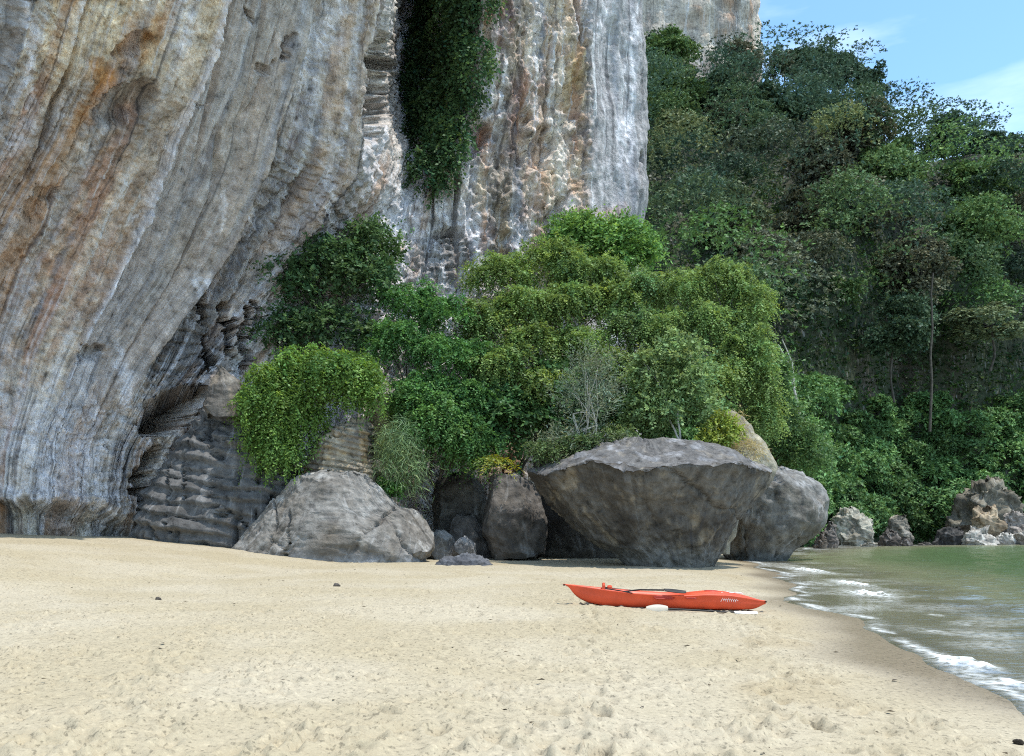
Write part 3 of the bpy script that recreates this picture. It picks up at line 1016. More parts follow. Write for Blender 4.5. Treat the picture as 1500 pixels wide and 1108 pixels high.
R = []
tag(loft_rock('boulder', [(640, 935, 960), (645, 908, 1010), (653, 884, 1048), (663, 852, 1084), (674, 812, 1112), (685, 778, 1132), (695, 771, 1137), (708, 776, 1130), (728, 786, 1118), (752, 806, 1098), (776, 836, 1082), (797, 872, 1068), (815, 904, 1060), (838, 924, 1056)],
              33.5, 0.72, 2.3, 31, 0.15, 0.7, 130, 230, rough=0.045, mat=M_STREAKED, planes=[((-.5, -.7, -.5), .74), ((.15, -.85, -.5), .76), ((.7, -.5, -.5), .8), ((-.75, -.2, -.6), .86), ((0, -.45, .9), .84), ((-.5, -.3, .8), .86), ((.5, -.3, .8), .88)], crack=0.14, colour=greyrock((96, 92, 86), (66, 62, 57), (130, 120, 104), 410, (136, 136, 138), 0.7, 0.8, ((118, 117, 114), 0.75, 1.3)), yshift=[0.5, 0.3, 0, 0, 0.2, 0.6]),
    'broad mushroom shaped grey boulder undercut to a narrow foot on the sand', 'boulder')
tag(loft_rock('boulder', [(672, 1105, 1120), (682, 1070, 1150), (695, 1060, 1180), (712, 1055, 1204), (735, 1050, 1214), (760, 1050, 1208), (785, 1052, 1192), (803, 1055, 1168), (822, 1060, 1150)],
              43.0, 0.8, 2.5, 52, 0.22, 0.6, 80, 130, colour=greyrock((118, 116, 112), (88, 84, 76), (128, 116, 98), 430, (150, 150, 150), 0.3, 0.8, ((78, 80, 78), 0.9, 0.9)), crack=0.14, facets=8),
    'pale topped rounded boulder standing in the shallows behind the mushroom rock', 'boulder')
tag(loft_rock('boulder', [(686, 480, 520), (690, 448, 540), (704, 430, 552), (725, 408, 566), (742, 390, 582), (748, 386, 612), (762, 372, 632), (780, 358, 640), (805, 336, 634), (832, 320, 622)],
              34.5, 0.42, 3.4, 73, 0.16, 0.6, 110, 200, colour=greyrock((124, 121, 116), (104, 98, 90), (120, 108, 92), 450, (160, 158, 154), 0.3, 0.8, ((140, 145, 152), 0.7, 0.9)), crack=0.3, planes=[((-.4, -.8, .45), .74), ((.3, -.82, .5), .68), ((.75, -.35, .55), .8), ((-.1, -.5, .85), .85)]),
    'large pyramid shaped cracked grey boulder on the sand below the drooping creeper', 'boulder')
tag(loft_rock('boulder', [(575, 325, 345), (592, 312, 372), (620, 285, 400), (650, 262, 415), (690, 240, 425), (730, 222, 430), (770, 208, 432), (812, 200, 440)],
              36.0, 0.55, 2.8, 94, 0.14, 0.6, 110, 140, bed=0.5, colour=greyrock((108, 107, 106), (84, 83, 82), (102, 96, 88), 470, (128, 126, 124), 0.3, 0.5), yshift=[1.0, 0.6, 0.3, 0.1, 0]),
    'leaning block of banded grey rock with horizontal ledges beside the cave slot', 'boulder')
tag(loft_rock('boulder', [(618, 515, 532), (624, 498, 540), (640, 480, 545), (660, 462, 547), (680, 450, 548), (700, 445, 552)],
              36.0, 0.8, 2.8, 115, 0.16, 0.9, 100, 100, bed=0.26, bedf=4.5, colour=greyrock((150, 138, 118), (104, 96, 88), (176, 150, 110), 490, (186, 176, 158), 0.6, 0.6)),
    'small stack of thin layered tan rock on top of the pyramid boulder', 'rock')
tag(loft_rock('boulder', [(575, 560, 575), (585, 548, 590), (605, 538, 596), (630, 534, 600), (660, 534, 602)],
              38.5, 0.7, 2.4, 125, 0.12, 0.9, 50, 70, colour=greyrock((190, 172, 138), (150, 132, 104), (200, 178, 140), 500, (205, 190, 160), 0.5, 0.5)),
    'sunlit cream coloured rock between the creeper and the hanging grass', 'rock')
tag(loft_rock('boulder', [(690, 735, 752), (700, 718, 775), (720, 706, 790), (750, 700, 800), (780, 704, 808), (815, 720, 812)],
              37.0, 0.9, 2.5, 136, 0.16, 0.7, 60, 90, colour=greyrock((92, 86, 80), (66, 62, 58), (104, 94, 82), 510, (120, 116, 112), 0.4, 0.6), facets=8, cut=0.75),
    'dark rounded boulder in the shade against the mushroom rock', 'boulder')
tag(loft_rock('boulder', [(690, 660, 680), (700, 640, 700), (720, 632, 712), (750, 630, 716), (790, 640, 716)],
              39.5, 0.8, 2.4, 147, 0.16, 0.7, 50, 80, colour=greyrock((96, 92, 86), (70, 66, 62), (104, 96, 84), 520, (124, 120, 116), 0.3, 0.5), facets=8, cut=0.75),
    'dark boulder hung with dead vines under the bushes', 'boulder')
tag(loft_rock('boulder', [(752, 670, 690), (765, 660, 705), (790, 652, 722), (815, 648, 728)],
              38.0, 0.8, 2.4, 148, 0.12, 0.8, 40, 60, colour=greyrock((84, 80, 76), (62, 58, 55), (96, 90, 80), 525, (110, 106, 102), 0.3, 0.5), facets=8, cut=0.75),
    'low dark rock at the back of the hollow between the boulders', 'rock')
tag(loft_rock('boulder', [(775, 640, 650), (783, 630, 662), (798, 626, 672), (815, 624, 676)],
              36.5, 0.8, 2.4, 158, 0.08, 1.0, 36, 50, colour=greyrock((116, 116, 116), (96, 94, 90), (120, 110, 98), 530, (150, 150, 150), 0.3, 0.6), facets=9, cut=0.7),
    'small pale grey rock tucked behind the pyramid boulder', 'rock')
tag(loft_rock('boulder', [(785, 676, 684), (792, 668, 692), (802, 664, 698), (814, 662, 700)],
              35.8, 0.8, 2.4, 168, 0.07, 1.2, 30, 40, colour=greyrock((122, 122, 124), (98, 96, 94), (120, 110, 98), 535, (160, 160, 160), 0.3, 0.6), facets=9, cut=0.7),
    'smallest pale grey rock at the mouth of the dark hollow', 'rock')
tag(loft_rock('boulder', [(603, 1062, 1074), (611, 1044, 1088), (628, 1032, 1104), (650, 1020, 1122), (680, 1020, 1138), (700, 1030, 1136), (725, 1030, 1116), (760, 1030, 1085), (800, 1040, 1070)],
              36.6, 0.6, 2.4, 178, 0.14, 0.8, 60, 80, colour=greyrock((150, 144, 126), (116, 111, 100), (160, 150, 124), 540, (170, 163, 145), 0.5, 0.6)),
    'tan sloping boulder with dry grass behind the mushroom rock', 'boulder')
tag(loft_rock('boulder', [(690, 800, 830), (705, 780, 870), (740, 770, 900), (780, 770, 915), (818, 775, 920)],
              40.5, 0.6, 2.4, 183, 0.16, 0.8, 50, 80, colour=greyrock((84, 80, 75), (60, 56, 52), (94, 86, 76), 545, (110, 106, 102), 0.3, 0.5), facets=8, cut=0.8),  # added dark filler rock, the hollow's shade put into its colour
    'added dark rock standing in for the deep shade behind the mushroom boulder', 'boulder')
tag(loft_rock('boulder', [(534, 318, 324), (545, 314, 334), (560, 310, 352), (576, 304, 370), (600, 296, 376)],
              35.5, 0.8, 2.3, 188, 0.10, 1.1, 40, 60, colour=greyrock((118, 113, 106), (94, 89, 83), (128, 116, 100), 550, (144, 138, 128), 0.6, 0.5), facets=8, cut=0.75),
    'tan pointed rock perched above the banded block by the cave mouth', 'rock')
tag(loft_rock('boulder', [(810, 676, 690), (814, 660, 706), (820, 645, 716), (828, 638, 722), (834, 636, 722)],
              31.5, 0.8, 2.3, 198, 0.10, 2.2, 36, 70, colour=greyrock((84, 86, 92), (60, 60, 64), (92, 88, 84), 560, (128, 130, 134), 0.3, 0.6), rough=0.06, bury=0.25),
    'low jagged dark rock lying alone on the open sand', 'rock')

# rocks along the far waterline
FAR = [
    ([(698, 1440, 1450), (706, 1424, 1466), (722, 1410, 1482), (745, 1396, 1494), (770, 1392, 1502), (800, 1390, 1506)], 86, 'tallest dark brown crag rising behind the other shore rocks', (126, 120, 106), (90, 85, 74), 1.1),
    ([(744, 1440, 1450), (752, 1426, 1462), (770, 1420, 1472), (790, 1418, 1474), (804, 1418, 1476)], 76, 'rust and cream stained rock in front of the tall crag', (162, 146, 122), (116, 100, 84), 0.8),
    ([(770, 1398, 1404), (776, 1384, 1412), (788, 1374, 1416), (802, 1370, 1418)], 74, 'black wet rock at the water end of the crag', (62, 60, 58), (46, 44, 44), 0.5),
    ([(774, 1425, 1450), (782, 1410, 1458), (792, 1404, 1464), (804, 1402, 1466)], 73, 'low white rock at the foot of the rust stained one', (172, 168, 160), (120, 114, 106), 0.5),
    ([(748, 1482, 1492), (756, 1472, 1508), (775, 1468, 1516), (800, 1466, 1520)], 80, 'pale grey slab leaning on the tall crag at the frame edge', (150, 142, 134), (116, 106, 98), 0.6),
    ([(780, 1470, 1480), (786, 1462, 1490), (804, 1458, 1494)], 74, 'small white rock between the low white rock and the frame edge', (184, 180, 172), (140, 134, 126), 0.3),
    ([(776, 1496, 1504), (784, 1484, 1520), (804, 1480, 1526)], 73.5, 'pale rock at the waterline cut by the frame edge', (176, 170, 160), (130, 124, 116), 0.3),
    ([(742, 1238, 1248), (750, 1228, 1262), (768, 1222, 1284), (785, 1222, 1288), (800, 1222, 1288)], 72, 'largest pale angular rock on the shore beside the shallows boulder', (160, 156, 142), (110, 105, 94), 0.6),
    ([(754, 1316, 1326), (760, 1302, 1332), (775, 1298, 1336), (796, 1296, 1338)], 76, 'squarish grey rock standing back from the water between bushes', (138, 132, 120), (98, 93, 83), 0.5),
    ([(774, 1302, 1310), (782, 1294, 1320), (794, 1288, 1326), (804, 1286, 1328)], 71, 'dark round rock sitting in the water before the squarish rock', (88, 82, 76), (64, 60, 56), 0.4),
    ([(788, 1322, 1328), (794, 1318, 1336), (804, 1316, 1340)], 70, 'tiny dark rock touching the round dark one', (84, 78, 72), (62, 58, 54), 0.2),
    ([(794, 1268, 1280), (798, 1260, 1288), (806, 1256, 1290)], 68, 'flat pale stone awash in the shallows', (150, 144, 132), (112, 104, 94), 0.2),
    ([(764, 1212, 1220), (772, 1206, 1228), (798, 1202, 1232)], 66, 'dark grey rock wedged behind the shallows boulder', (104, 98, 92), (76, 70, 66), 0.4),
    ([(780, 1200, 1206), (785, 1196, 1212), (800, 1192, 1216)], 63, 'small brown stone beside the waterline of the shallows boulder', (112, 100, 88), (80, 72, 64), 0.3),
    ([(794, 1352, 1358), (797, 1346, 1364), (804, 1343, 1366)], 72, 'lone low dark stone between the two shore rock groups', (90, 84, 78), (66, 62, 58), 0.2),
]
for k, (lv, Y, lab, c0, c1, amp) in enumerate(FAR):
    tag(loft_rock('shore_rock', lv, Y, 0.9, 2.3, 600 + 13 * k, amp * 0.75, 0.55, 46, 60, colour=greyrock(c0, c1, tuple(int(v * 0.9) for v in c0), 620 + k, tuple(min(235, int(v * 1.25)) for v in c0), 0.4, 0.7), facets=12, cut=0.66, rough=0.12, bury=1.2),
        lab, 'rock', 'rocks along the far waterline')


# ---------------------------------------------------------------- far limestone tower and the hillside
def build_far_cliff():
    lv = [(-420, 930, 1070), (-300, 900, 1098), (-120, 890, 1100), (-20, 885, 1104), (40, 885, 1110), (90, 880, 1112), (200, 870, 1120)]

    def colr(p, N, rng):
        fl = np.stack([p[:, 0] * 0.35, p[:, 1] * 0.35, p[:, 2] * 0.06], -1)
        c = lerp(np.broadcast_to(srgb(206, 194, 176), p.shape), np.broadcast_to(srgb(160, 152, 144), p.shape), sstep(-0.3, 0.5, fbm(fl, 4, 701)))
        c = lerp(c, np.broadcast_to(srgb(186, 140, 104), p.shape), 0.55 * sstep(0.15, 0.55, fbm(fl * 1.2 + 9, 4, 703)))
        c = lerp(c, np.broadcast_to(srgb(214, 210, 204), p.shape), 0.7 * sstep(0.3, 0.6, fbm(fl * 2 + 4, 4, 705)))
        return c
    o = loft_rock('cliff', lv, 150.0, 0.5, 3.2, 707, 1.2, 0.12, 120, 160, colour=colr, rough=0.25, bury=10)
    o.data.materials.clear()
    o.data.materials.append(M_CLIFF)
    tag(o, kind='structure')


build_far_cliff()

RIDGE_PX = np.array([760, 900, 1000, 1060, 1110, 1200, 1280, 1320, 1390, 1450, 1500, 1620, 1800, 2200])
RIDGE_PY = np.array([60, 70, 108, 140, 150, 145, 178, 250, 226, 230, 238, 300, 370, 480])


def hill(px, v):
    """Hillside surface: px across, v from 0 at the shore to 1 on the ridge, beyond 1 the back slope."""
    px = np.asarray(px, float)
    v = np.asarray(v, float)
    ry = np.interp(px, RIDGE_PX, RIDGE_PY)
    Y0 = np.interp(px, [760, 1050, 1200, 1320, 1500, 2200], [52, 52, 76, 92, 99, 114])
    Yr = np.interp(px, [760, 1100, 1300, 1340, 1500, 2200], [138, 142, 140, 128, 126, 140])
    vv = np.clip(v, 0, 1)
    Y = Y0 + (Yr - Y0) * (0.62 * vv + 0.38 * vv ** 2.2)
    py = 790 + (ry - 790) * vv ** 0.86
    hump = np.exp(-(((px - 1245) / 120) ** 2 + ((py - 330) / 190) ** 2) ** 1.3)
    hump2 = np.exp(-(((px - 1420) / 70) ** 2 + ((py - 380) / 150) ** 2) ** 1.3)
    Y = Y - 17 * hump - 8 * hump2
    back = np.clip(v - 1, 0, None)
    x = (px - CX) / F * Y
    z = EYE + (HY - py) / F * Y
    return np.stack([x, Y + back * 60, z - back * 50], -1)


def build_hill():
    pu = np.linspace(770, 2200, 150)
    vv = np.linspace(-0.06, 1.6, 120)
    A, B = np.meshgrid(pu, vv, indexing='ij')
    P = hill(A, np.clip(B, 0, None)).reshape(-1, 3)
    low = np.clip(-B.ravel(), 0, None)
    P[:, 2] -= low * 40
    P[:, 1] -= low * 10
    P[:, 2] += 1.2 * fbm(P * 0.09, 3, 800)
    c = lerp(np.broadcast_to(np.array([0.035, 0.045, 0.022]), P.shape), np.broadcast_to(np.array([0.07, 0.06, 0.045]), P.shape), sstep(0, 0.6, fbm(P * 0.15, 3, 803)))
    tag(obj('hillside', mesh_np('hillside', P, grid_faces(150, 120), c, np.stack([P[:, 0], P[:, 2], P[:, 0] * 0], -1)), M_ROCK), kind='structure')


build_hill()


# ---------------------------------------------------------------- foliage
def sprays(P, N, rng, K=6, length=0.5, leaf=0.16, width=0.06, droop=0.3, spread=0.9, col=(0.08, 0.14, 0.03), var=0.35, yellow=0.3, up=0.2, tri=False, clump_tone=None, face=0.4):
    n = len(P)
    ax = unit(N * 0.8 + rng.normal(size=(n, 3)) * spread * 0.6 + np.array([0, 0, up - droop * 0.5]))
    side = unit(np.cross(ax, unit(np.array([0, 0, 1.0]) + 0.5 * rng.normal(size=(n, 3)))))
    nr = unit(N * 0.7 + np.array([0, 0, 0.9]) + face * rng.normal(size=(n, 3)))
    ln = length * (0.6 + 0.8 * rng.random((n, 1)))
    Vs = []
    for k in range(K):
        t = (k + 0.6) / K
        sg = 1 if k % 2 else -1
        pos = P + ax * ln * t + np.array([0, 0, -1.0]) * droop * ln * t * t
        ld = unit(ax * 0.55 + side * sg * 0.85 + rng.normal(size=(n, 3)) * 0.3 + np.array([0, 0, -0.35 * droop]))
        wd = unit(np.cross(ld, nr + 0.35 * rng.normal(size=(n, 3))))
        sc = (0.7 + 0.6 * rng.random((n, 1)))
        l, w = leaf * sc, width * sc
        if tri:
            Vs.append(np.stack([pos - wd * w, pos + wd * w, pos + ld * l], 1))
        else:
            Vs.append(np.stack([pos, pos + ld * l * 0.45 + wd * w, pos + ld * l, pos + ld * l * 0.45 - wd * w], 1))
    V = np.stack(Vs, 1)                              # n, K, q, 3
    q = V.shape[2]
    tone = (1 + var * rng.normal(size=(n, 1, 1)) * 0.6) * (1 + 0.15 * rng.normal(size=(n, K, 1)))
    if clump_tone is not None:
        tone = tone * clump_tone[:, None, None]
    cc = np.asarray(col, float)
    if cc.ndim == 1:
        cc = np.broadcast_to(cc, (n, 3))
    yl = np.clip(rng.normal(0, 1, (n, 1)) * yellow, -0.5, 0.9)
    cc = cc * np.concatenate([1 + yl, 1 + 0.45 * yl, 1 - 0.2 * yl], 1)
    C = np.clip(cc[:, None] * np.clip(tone, 0.3, 2.2), 0.004, 0.6)
    C = np.repeat(C[:, :, None], q, 2).reshape(-1, 3)
    V = V.reshape(-1, 3)
    return V, np.arange(len(V)).reshape(-1, q), C


def clump_points(cl, per_area, rng, inner=0.7, upbias=0.25, cull=0.62):
    """Points and outward directions on clump shells; cl rows: x, y, z, rx, ry, rz."""
    Ps, Ns, Is = [], [], []
    for i, c in enumerate(cl):
        r = c[3:6]
        m = max(3, int(per_area * 4 * math.pi * (r[0] * r[1] * r[2]) ** (2 / 3)))
        d = unit(rng.normal(size=(m, 3)) + np.array([0, -0.15, upbias]))
        rr = inner + (1.06 - inner) * rng.random((m, 1)) ** 0.6
        lump = 1 + 0.4 * vnoise(d * 2.0 + i * 3.1, 5)[:, None]
        Ps.append(c[:3] + d * r * rr * lump)
        Ns.append(unit(d / r))
        Is.append(np.full(m, i))
    P, N, I = np.concatenate(Ps), np.concatenate(Ns), np.concatenate(Is)
    keep = np.ones(len(P), bool)
    for i, c in enumerate(cl):
        q = np.linalg.norm((P - c[:3]) / c[3:6], axis=1)
        keep &= ~((q < cull) & (I != i))
    return P[keep], N[keep], I[keep]


def ellipsoid_clumps(spec, rng, r, n, flat=0.8):
    """Uneven sub-clumps about r in radius spread over a set of ellipsoids; spec rows: px, py, rx_px, ry_px, Y, depth_m."""
    out = []
    tot = sum(s[2] * s[3] for s in spec)
    for px, py, rx, ry, Y, dep in spec:
        c = W(px, py, Y)
        R3 = np.array([rx / F * Y, dep, ry / F * Y])
        m = max(4, int(n * rx * ry / tot))
        pts = []
        tries = 0
        while len(pts) < m and tries < m * 40:
            tries += 1
            d = unit(rng.normal(size=3) + np.array([0, -0.45, 0.45]))
            if d[2] < -0.3:
                continue
            k = r * float(np.clip(rng.lognormal(-0.15, 0.38), 0.4, 1.7))
            p = c + d * np.maximum(R3 - k * 0.6, 0.1) * (0.74 + 0.46 * rng.random())
            if all(np.linalg.norm(p - q[:3]) > 0.62 * (k + q[3]) for q in pts):
                pts.append(np.array([*p, k]))
        for q in pts:
            k = q[3]
            out.append([q[0], q[1], q[2], k * (0.9 + 0.4 * rng.random()), k, k * flat * (0.8 + 0.4 * rng.random())])
        core = np.maximum(R3 * 0.68, 0.1)
        out.append([*c, *core])
    return np.array(out)


def limb(a, b, r0, r1, rng, wob=0.12, n=7):
    a, b = np.asarray(a, float), np.asarray(b, float)
    t = np.linspace(0, 1, n)[:, None]
    L = np.linalg.norm(b - a)
    pts = a + (b - a) * t + np.sin(t * math.pi) * rng.normal(size=3) * wob * L * 0.5
    pts[1:-1] += rng.normal(size=(n - 2, 3)) * wob * L * 0.08
    return tube(pts, np.linspace(r0, r1, n))


def bush(name, label, cat, spec, r=0.6, n=40, density=26, base=None, col=(0.085, 0.15, 0.03), K=6, length=0.42, leaf=0.15, width=0.055, droop=0.3, seed=1, stems=3, yellow=0.08, var=0.3, stem_r=0.07, up=0.2,
         mat=None, bark=None, group=None, part='foliage', spread=0.9, inner=0.7, upbias=0.25, fronds=16, frond_k=12, hang=0, hang_len=1.2, flat=0.8):
    rng = np.random.default_rng(seed)
    cl = ellipsoid_clumps(spec, rng, r, n, flat)
    P, N, I = clump_points(cl, density * 0.6, rng, inner, upbias)
    tone = (0.7 + 0.6 * rng.random(len(cl)))[I]
    hue = (rng.normal(size=len(cl)) * 0.10)[I][:, None]
    ccol = np.array(col) * np.concatenate([1 + hue, 1 + 0.3 * hue, 1 - 0.3 * hue], 1)
    V, Fc, C = sprays(P, N, rng, K, length, leaf, width, droop, spread, ccol, var, yellow, up, clump_tone=tone)
    # arching fronds that spring from the heart of every clump
    nf = np.maximum(4, (fronds * (cl[:, 3] / r) ** 1.5).astype(int))
    nf = np.where(cl[:, 3] > 2.2 * r, 0, nf) * (1 if fronds else 0)
    fi = np.repeat(np.arange(len(cl)), nf)
    if len(fi):
        fd = unit(rng.normal(size=(len(fi), 3)) + np.array([0, -0.25, 0.45]))
        fp = cl[fi, :3] + fd * cl[fi, 3:6] * 0.35
        ftone = (0.75 + 0.5 * rng.random(len(cl)))[fi]
        v, f, c = sprays(fp, fd, rng, frond_k, r * 1.25, leaf * 1.1, width * 1.05, max(droop, 0.35), 0.5, col, var, yellow, up, clump_tone=ftone, face=0.3)
        Fc = np.concatenate([Fc, f + len(V)])
        V, C = np.concatenate([V, v]), np.concatenate([C, c])
    # longer shoots that break the outline
    pick = rng.random(len(P)) < 0.06
    v, f, c = sprays(P[pick], N[pick] + np.array([0, 0, 0.25]), rng, K + 3, length * 2.1, leaf, width, droop * 0.8, spread, ccol[pick], var, yellow, up + 0.2, clump_tone=tone[pick])
    Fc = np.concatenate([Fc, f + len(V)])
    V, C = np.concatenate([V, v]), np.concatenate([C, c])
    if hang:
        # curtains of hanging shoots below the lower rim
        pick = rng.integers(0, len(cl), hang)
        a = rng.random(hang) * 2 * math.pi
        q = cl[pick]
        hp = q[:, :3] + np.stack([np.cos(a) * q[:, 3] * 0.9, np.sin(a) * q[:, 4] * 0.9 - 0.1, -0.2 * q[:, 5]], -1)
        for s in range(7):
            Ph = hp + np.array([0, 0, -1.0]) * hang_len * (s / 6) * (0.5 + rng.random((hang, 1))) + rng.normal(size=(hang, 3)) * 0.05
            v, f, c = sprays(Ph, np.tile([0, -0.3, -1.0], (hang, 1)), rng, 4, length * 0.8, leaf * 0.9, width * 0.8, 0.9, 0.5, col, var, yellow, -0.6)
            Fc = np.concatenate([Fc, f + len(V)])
            V, C = np.concatenate([V, v]), np.concatenate([C, c])
    px, py, rx, ry, Y, dep = spec[0]
    if base is None:
        base = W(px, py + ry * 0.9, Y)
    root = empty(name, base, label, cat, group)
    base = np.asarray(base, float)
    if stems:
        parts = []
        idx = rng.choice(len(cl), min(len(cl), stems * 3), replace=False)
        for s in range(stems):
            mid = base + (cl[:, :3].mean(0) - base) * 0.5 + rng.normal(size=3) * r * 0.6
            b0 = base + rng.normal(size=3) * 0.12
            parts.append(limb(b0 - np.array([0, 0, 0.3]), mid, stem_r, stem_r * 0.65, rng))
            for j in range(3):
                if s * 3 + j < len(idx):
                    parts.append(limb(mid, cl[idx[s * 3 + j], :3], stem_r * 0.55, stem_r * 0.15, rng))
        v, f = join(parts)
        obj('stem', mesh_np('stem', v - base, f), bark or M_BARK, root)
    obj(part, mesh_np(part, V - base, Fc, C, smooth=False), mat or M_LEAF, root)
    return root


G1, G2, G3 = (0.085, 0.135, 0.026), (0.05, 0.115, 0.022), (0.035, 0.07, 0.024)
BUSH = 'bushes and small trees below the cliff'
bush('creeper_bush', 'bright green creeper drooping over the banded block like a curtain', 'creeper', [(468, 560, 88, 48, 35.5, 1.2), (392, 600, 46, 62, 35.0, 1.0), (520, 560, 38, 46, 35.8, 1.0), (400, 655, 42, 48, 34.8, 0.7), (440, 615, 40, 42, 35.2, 0.8)],
     0.42, 95, 42, base=W(430, 640, 36.2), col=(0.15, 0.255, 0.062), K=6, length=0.34, leaf=0.13, width=0.035, droop=0.9, seed=21, stems=3, hang=260, hang_len=0.9, up=-0.1, group=BUSH)
bush('leafy_bush', 'dark green leafy tree pressed against the bedded cliff', 'tree', [(480, 420, 105, 62, 40.0, 1.6), (545, 370, 46, 46, 41.0, 1.2), (420, 420, 55, 48, 39.5, 1.2), (470, 490, 90, 40, 39.0, 1.2)],
     0.5, 80, 16, base=W(470, 560, 40), col=(0.088, 0.156, 0.063), seed=23, length=0.5, leaf=0.17, width=0.06, stems=5, fronds=9, inner=0.4, group=BUSH)
bush('leafy_bush', 'vivid green rounded bush in the middle, above the hanging grass', 'bush',
     [(600, 448, 48, 34, 39.4, 1.2), (652, 472, 42, 34, 39.0, 1.1), (588, 508, 45, 38, 38.4, 1.1), (645, 528, 48, 38, 38.0, 1.2), (618, 582, 50, 38, 37.3, 1.2), (676, 592, 42, 36, 37.4, 1.1), (692, 528, 36, 34, 38.4, 1.0)],
     0.38, 120, 40, base=W(625, 680, 38.5), col=(0.100, 0.215, 0.066), seed=25, length=0.36, leaf=0.1, width=0.034, var=0.22, droop=0.7, upbias=0.6, inner=0.5, fronds=20, frond_k=15, group=BUSH)
bush('leafy_bush', 'trailing green bush hanging roots over the dark hollow', 'bush', [(645, 625, 56, 44, 36.6, 1.2), (680, 650, 48, 36, 36.8, 1.0), (610, 600, 30, 30, 36.6, 0.8)],
     0.42, 60, 36, base=W(650, 690, 37.2), col=(0.110, 0.220, 0.066), seed=27, length=0.36, leaf=0.13, width=0.04, droop=0.8, hang=110, hang_len=0.8, group=BUSH)
bush('grass_clump', 'soft tussock of fine drooping grass beside the layered tan rock', 'grass', [(585, 655, 34, 42, 35.6, 0.8), (590, 685, 30, 30, 35.4, 0.6)],
     0.4, 26, 60, base=W(585, 700, 35.8), col=(0.195, 0.276, 0.124), seed=29, fronds=0, K=5, length=0.5, leaf=0.34, width=0.012, droop=1.5, stems=0, up=0.1, group=BUSH)
bush('leafy_tree', 'yellow green feathery tree spreading in tiers at the centre', 'tree',
     [(738, 408, 50, 34, 41.0, 1.3), (800, 386, 50, 32, 41.6, 1.3), (862, 408, 52, 34, 41.0, 1.3), (905, 446, 42, 38, 40.2, 1.2), (762, 458, 54, 36, 40.0, 1.3), (832, 452, 48, 34, 40.0, 1.3), (708, 476, 42, 34, 39.6, 1.1),
      (782, 512, 52, 36, 38.9, 1.2), (846, 508, 44, 34, 39.0, 1.2), (728, 542, 48, 36, 38.3, 1.2), (800, 566, 44, 32, 37.9, 1.1)],
     0.44, 165, 44, base=W(790, 690, 39.5), col=(0.195, 0.285, 0.088), seed=31, K=9, length=0.5, leaf=0.11, width=0.034, var=0.22, droop=0.8, flat=0.5, stems=4, stem_r=0.1, upbias=0.7, inner=0.5, fronds=20, frond_k=16, group=BUSH)
bush('leafy_tree', 'dense domed tree whose sunlit foliage falls down its seaward flank', 'tree',
     [(1000, 434, 44, 36, 40.0, 1.3), (1054, 416, 48, 34, 40.2, 1.3), (1096, 452, 38, 40, 39.4, 1.2), (1032, 482, 50, 38, 39.0, 1.3), (1088, 512, 42, 44, 38.5, 1.2), (1112, 566, 30, 40, 38.0, 1.0), (1050, 552, 44, 36, 38.0, 1.2), (984, 492, 40, 38, 38.8, 1.2), (1116, 616, 26, 34, 37.6, 0.9)],
     0.40, 150, 46, base=W(1050, 650, 39.5), col=(0.195, 0.285, 0.092), seed=33, K=9, length=0.45, leaf=0.1, width=0.032, var=0.22, droop=1.0, flat=0.55, stems=4, stem_r=0.1, upbias=0.6, inner=0.5, fronds=19, frond_k=15, group=BUSH)
bush('leafy_tree', 'tree crown filling the gap between the domed and feathery trees', 'tree',
     [(938, 428, 38, 34, 40.6, 1.2), (928, 490, 44, 38, 39.4, 1.2), (955, 546, 44, 34, 38.4, 1.2), (888, 548, 44, 34, 38.4, 1.2)],
     0.42, 62, 44, base=W(920, 650, 39.5), col=(0.170, 0.255, 0.092), seed=35, K=9, length=0.5, leaf=0.11, width=0.034, var=0.22, droop=0.8, flat=0.5, upbias=0.7, inner=0.5, fronds=15, frond_k=13, group=BUSH)
bush('leafy_tree', 'highest bush of the clump, close under the grey pillar of the cliff', 'bush', [(885, 362, 70, 36, 45.0, 1.6), (850, 345, 36, 26, 45.5, 1.2), (925, 375, 40, 30, 44.5, 1.2)],
     0.6, 60, 28, base=W(890, 420, 45.5), col=(0.159, 0.285, 0.083), seed=37, length=0.5, leaf=0.16, width=0.055, group=BUSH)
bush('leafy_tree', 'shaded dark bush in the hollow behind the ferns', 'bush', [(755, 620, 70, 48, 38.2, 1.4), (700, 600, 45, 45, 38.4, 1.2), (810, 590, 45, 60, 38.6, 1.4), (880, 610, 50, 50, 38.2, 1.2), (940, 610, 45, 44, 38.0, 1.1)],
     0.5, 60, 26, base=W(755, 690, 39), col=(0.104, 0.204, 0.073), seed=39, length=0.45, leaf=0.2, width=0.07, droop=0.4, group=BUSH)
bush('wispy_shrub', 'grey green wispy shrub growing from the mushroom rock', 'shrub', [(862, 600, 46, 68, 34.6, 1.0), (868, 545, 24, 34, 34.8, 0.6), (830, 655, 46, 24, 34.2, 0.8)],
     0.42, 48, 26, base=W(865, 668, 34.4), col=(0.207, 0.250, 0.165), seed=41, fronds=0, K=5, length=0.5, leaf=0.17, width=0.014, droop=-0.2, up=0.6, stems=6, stem_r=0.035, yellow=0.12, bark=M_PALEBARK, inner=0.45, group=BUSH)
bush('branching_shrub', 'light green shrub with a pale forked stem beside the wispy one', 'shrub', [(985, 560, 58, 60, 35.6, 1.2), (960, 610, 40, 34, 35.2, 0.9), (1020, 600, 30, 34, 35.4, 0.8)],
     0.44, 60, 24, base=W(997, 652, 34.6), col=(0.218, 0.310, 0.124), seed=43, K=6, length=0.38, leaf=0.13, width=0.04, droop=0.2, up=0.3, stems=2, stem_r=0.05, bark=M_PALEBARK, inner=0.5, group=BUSH)
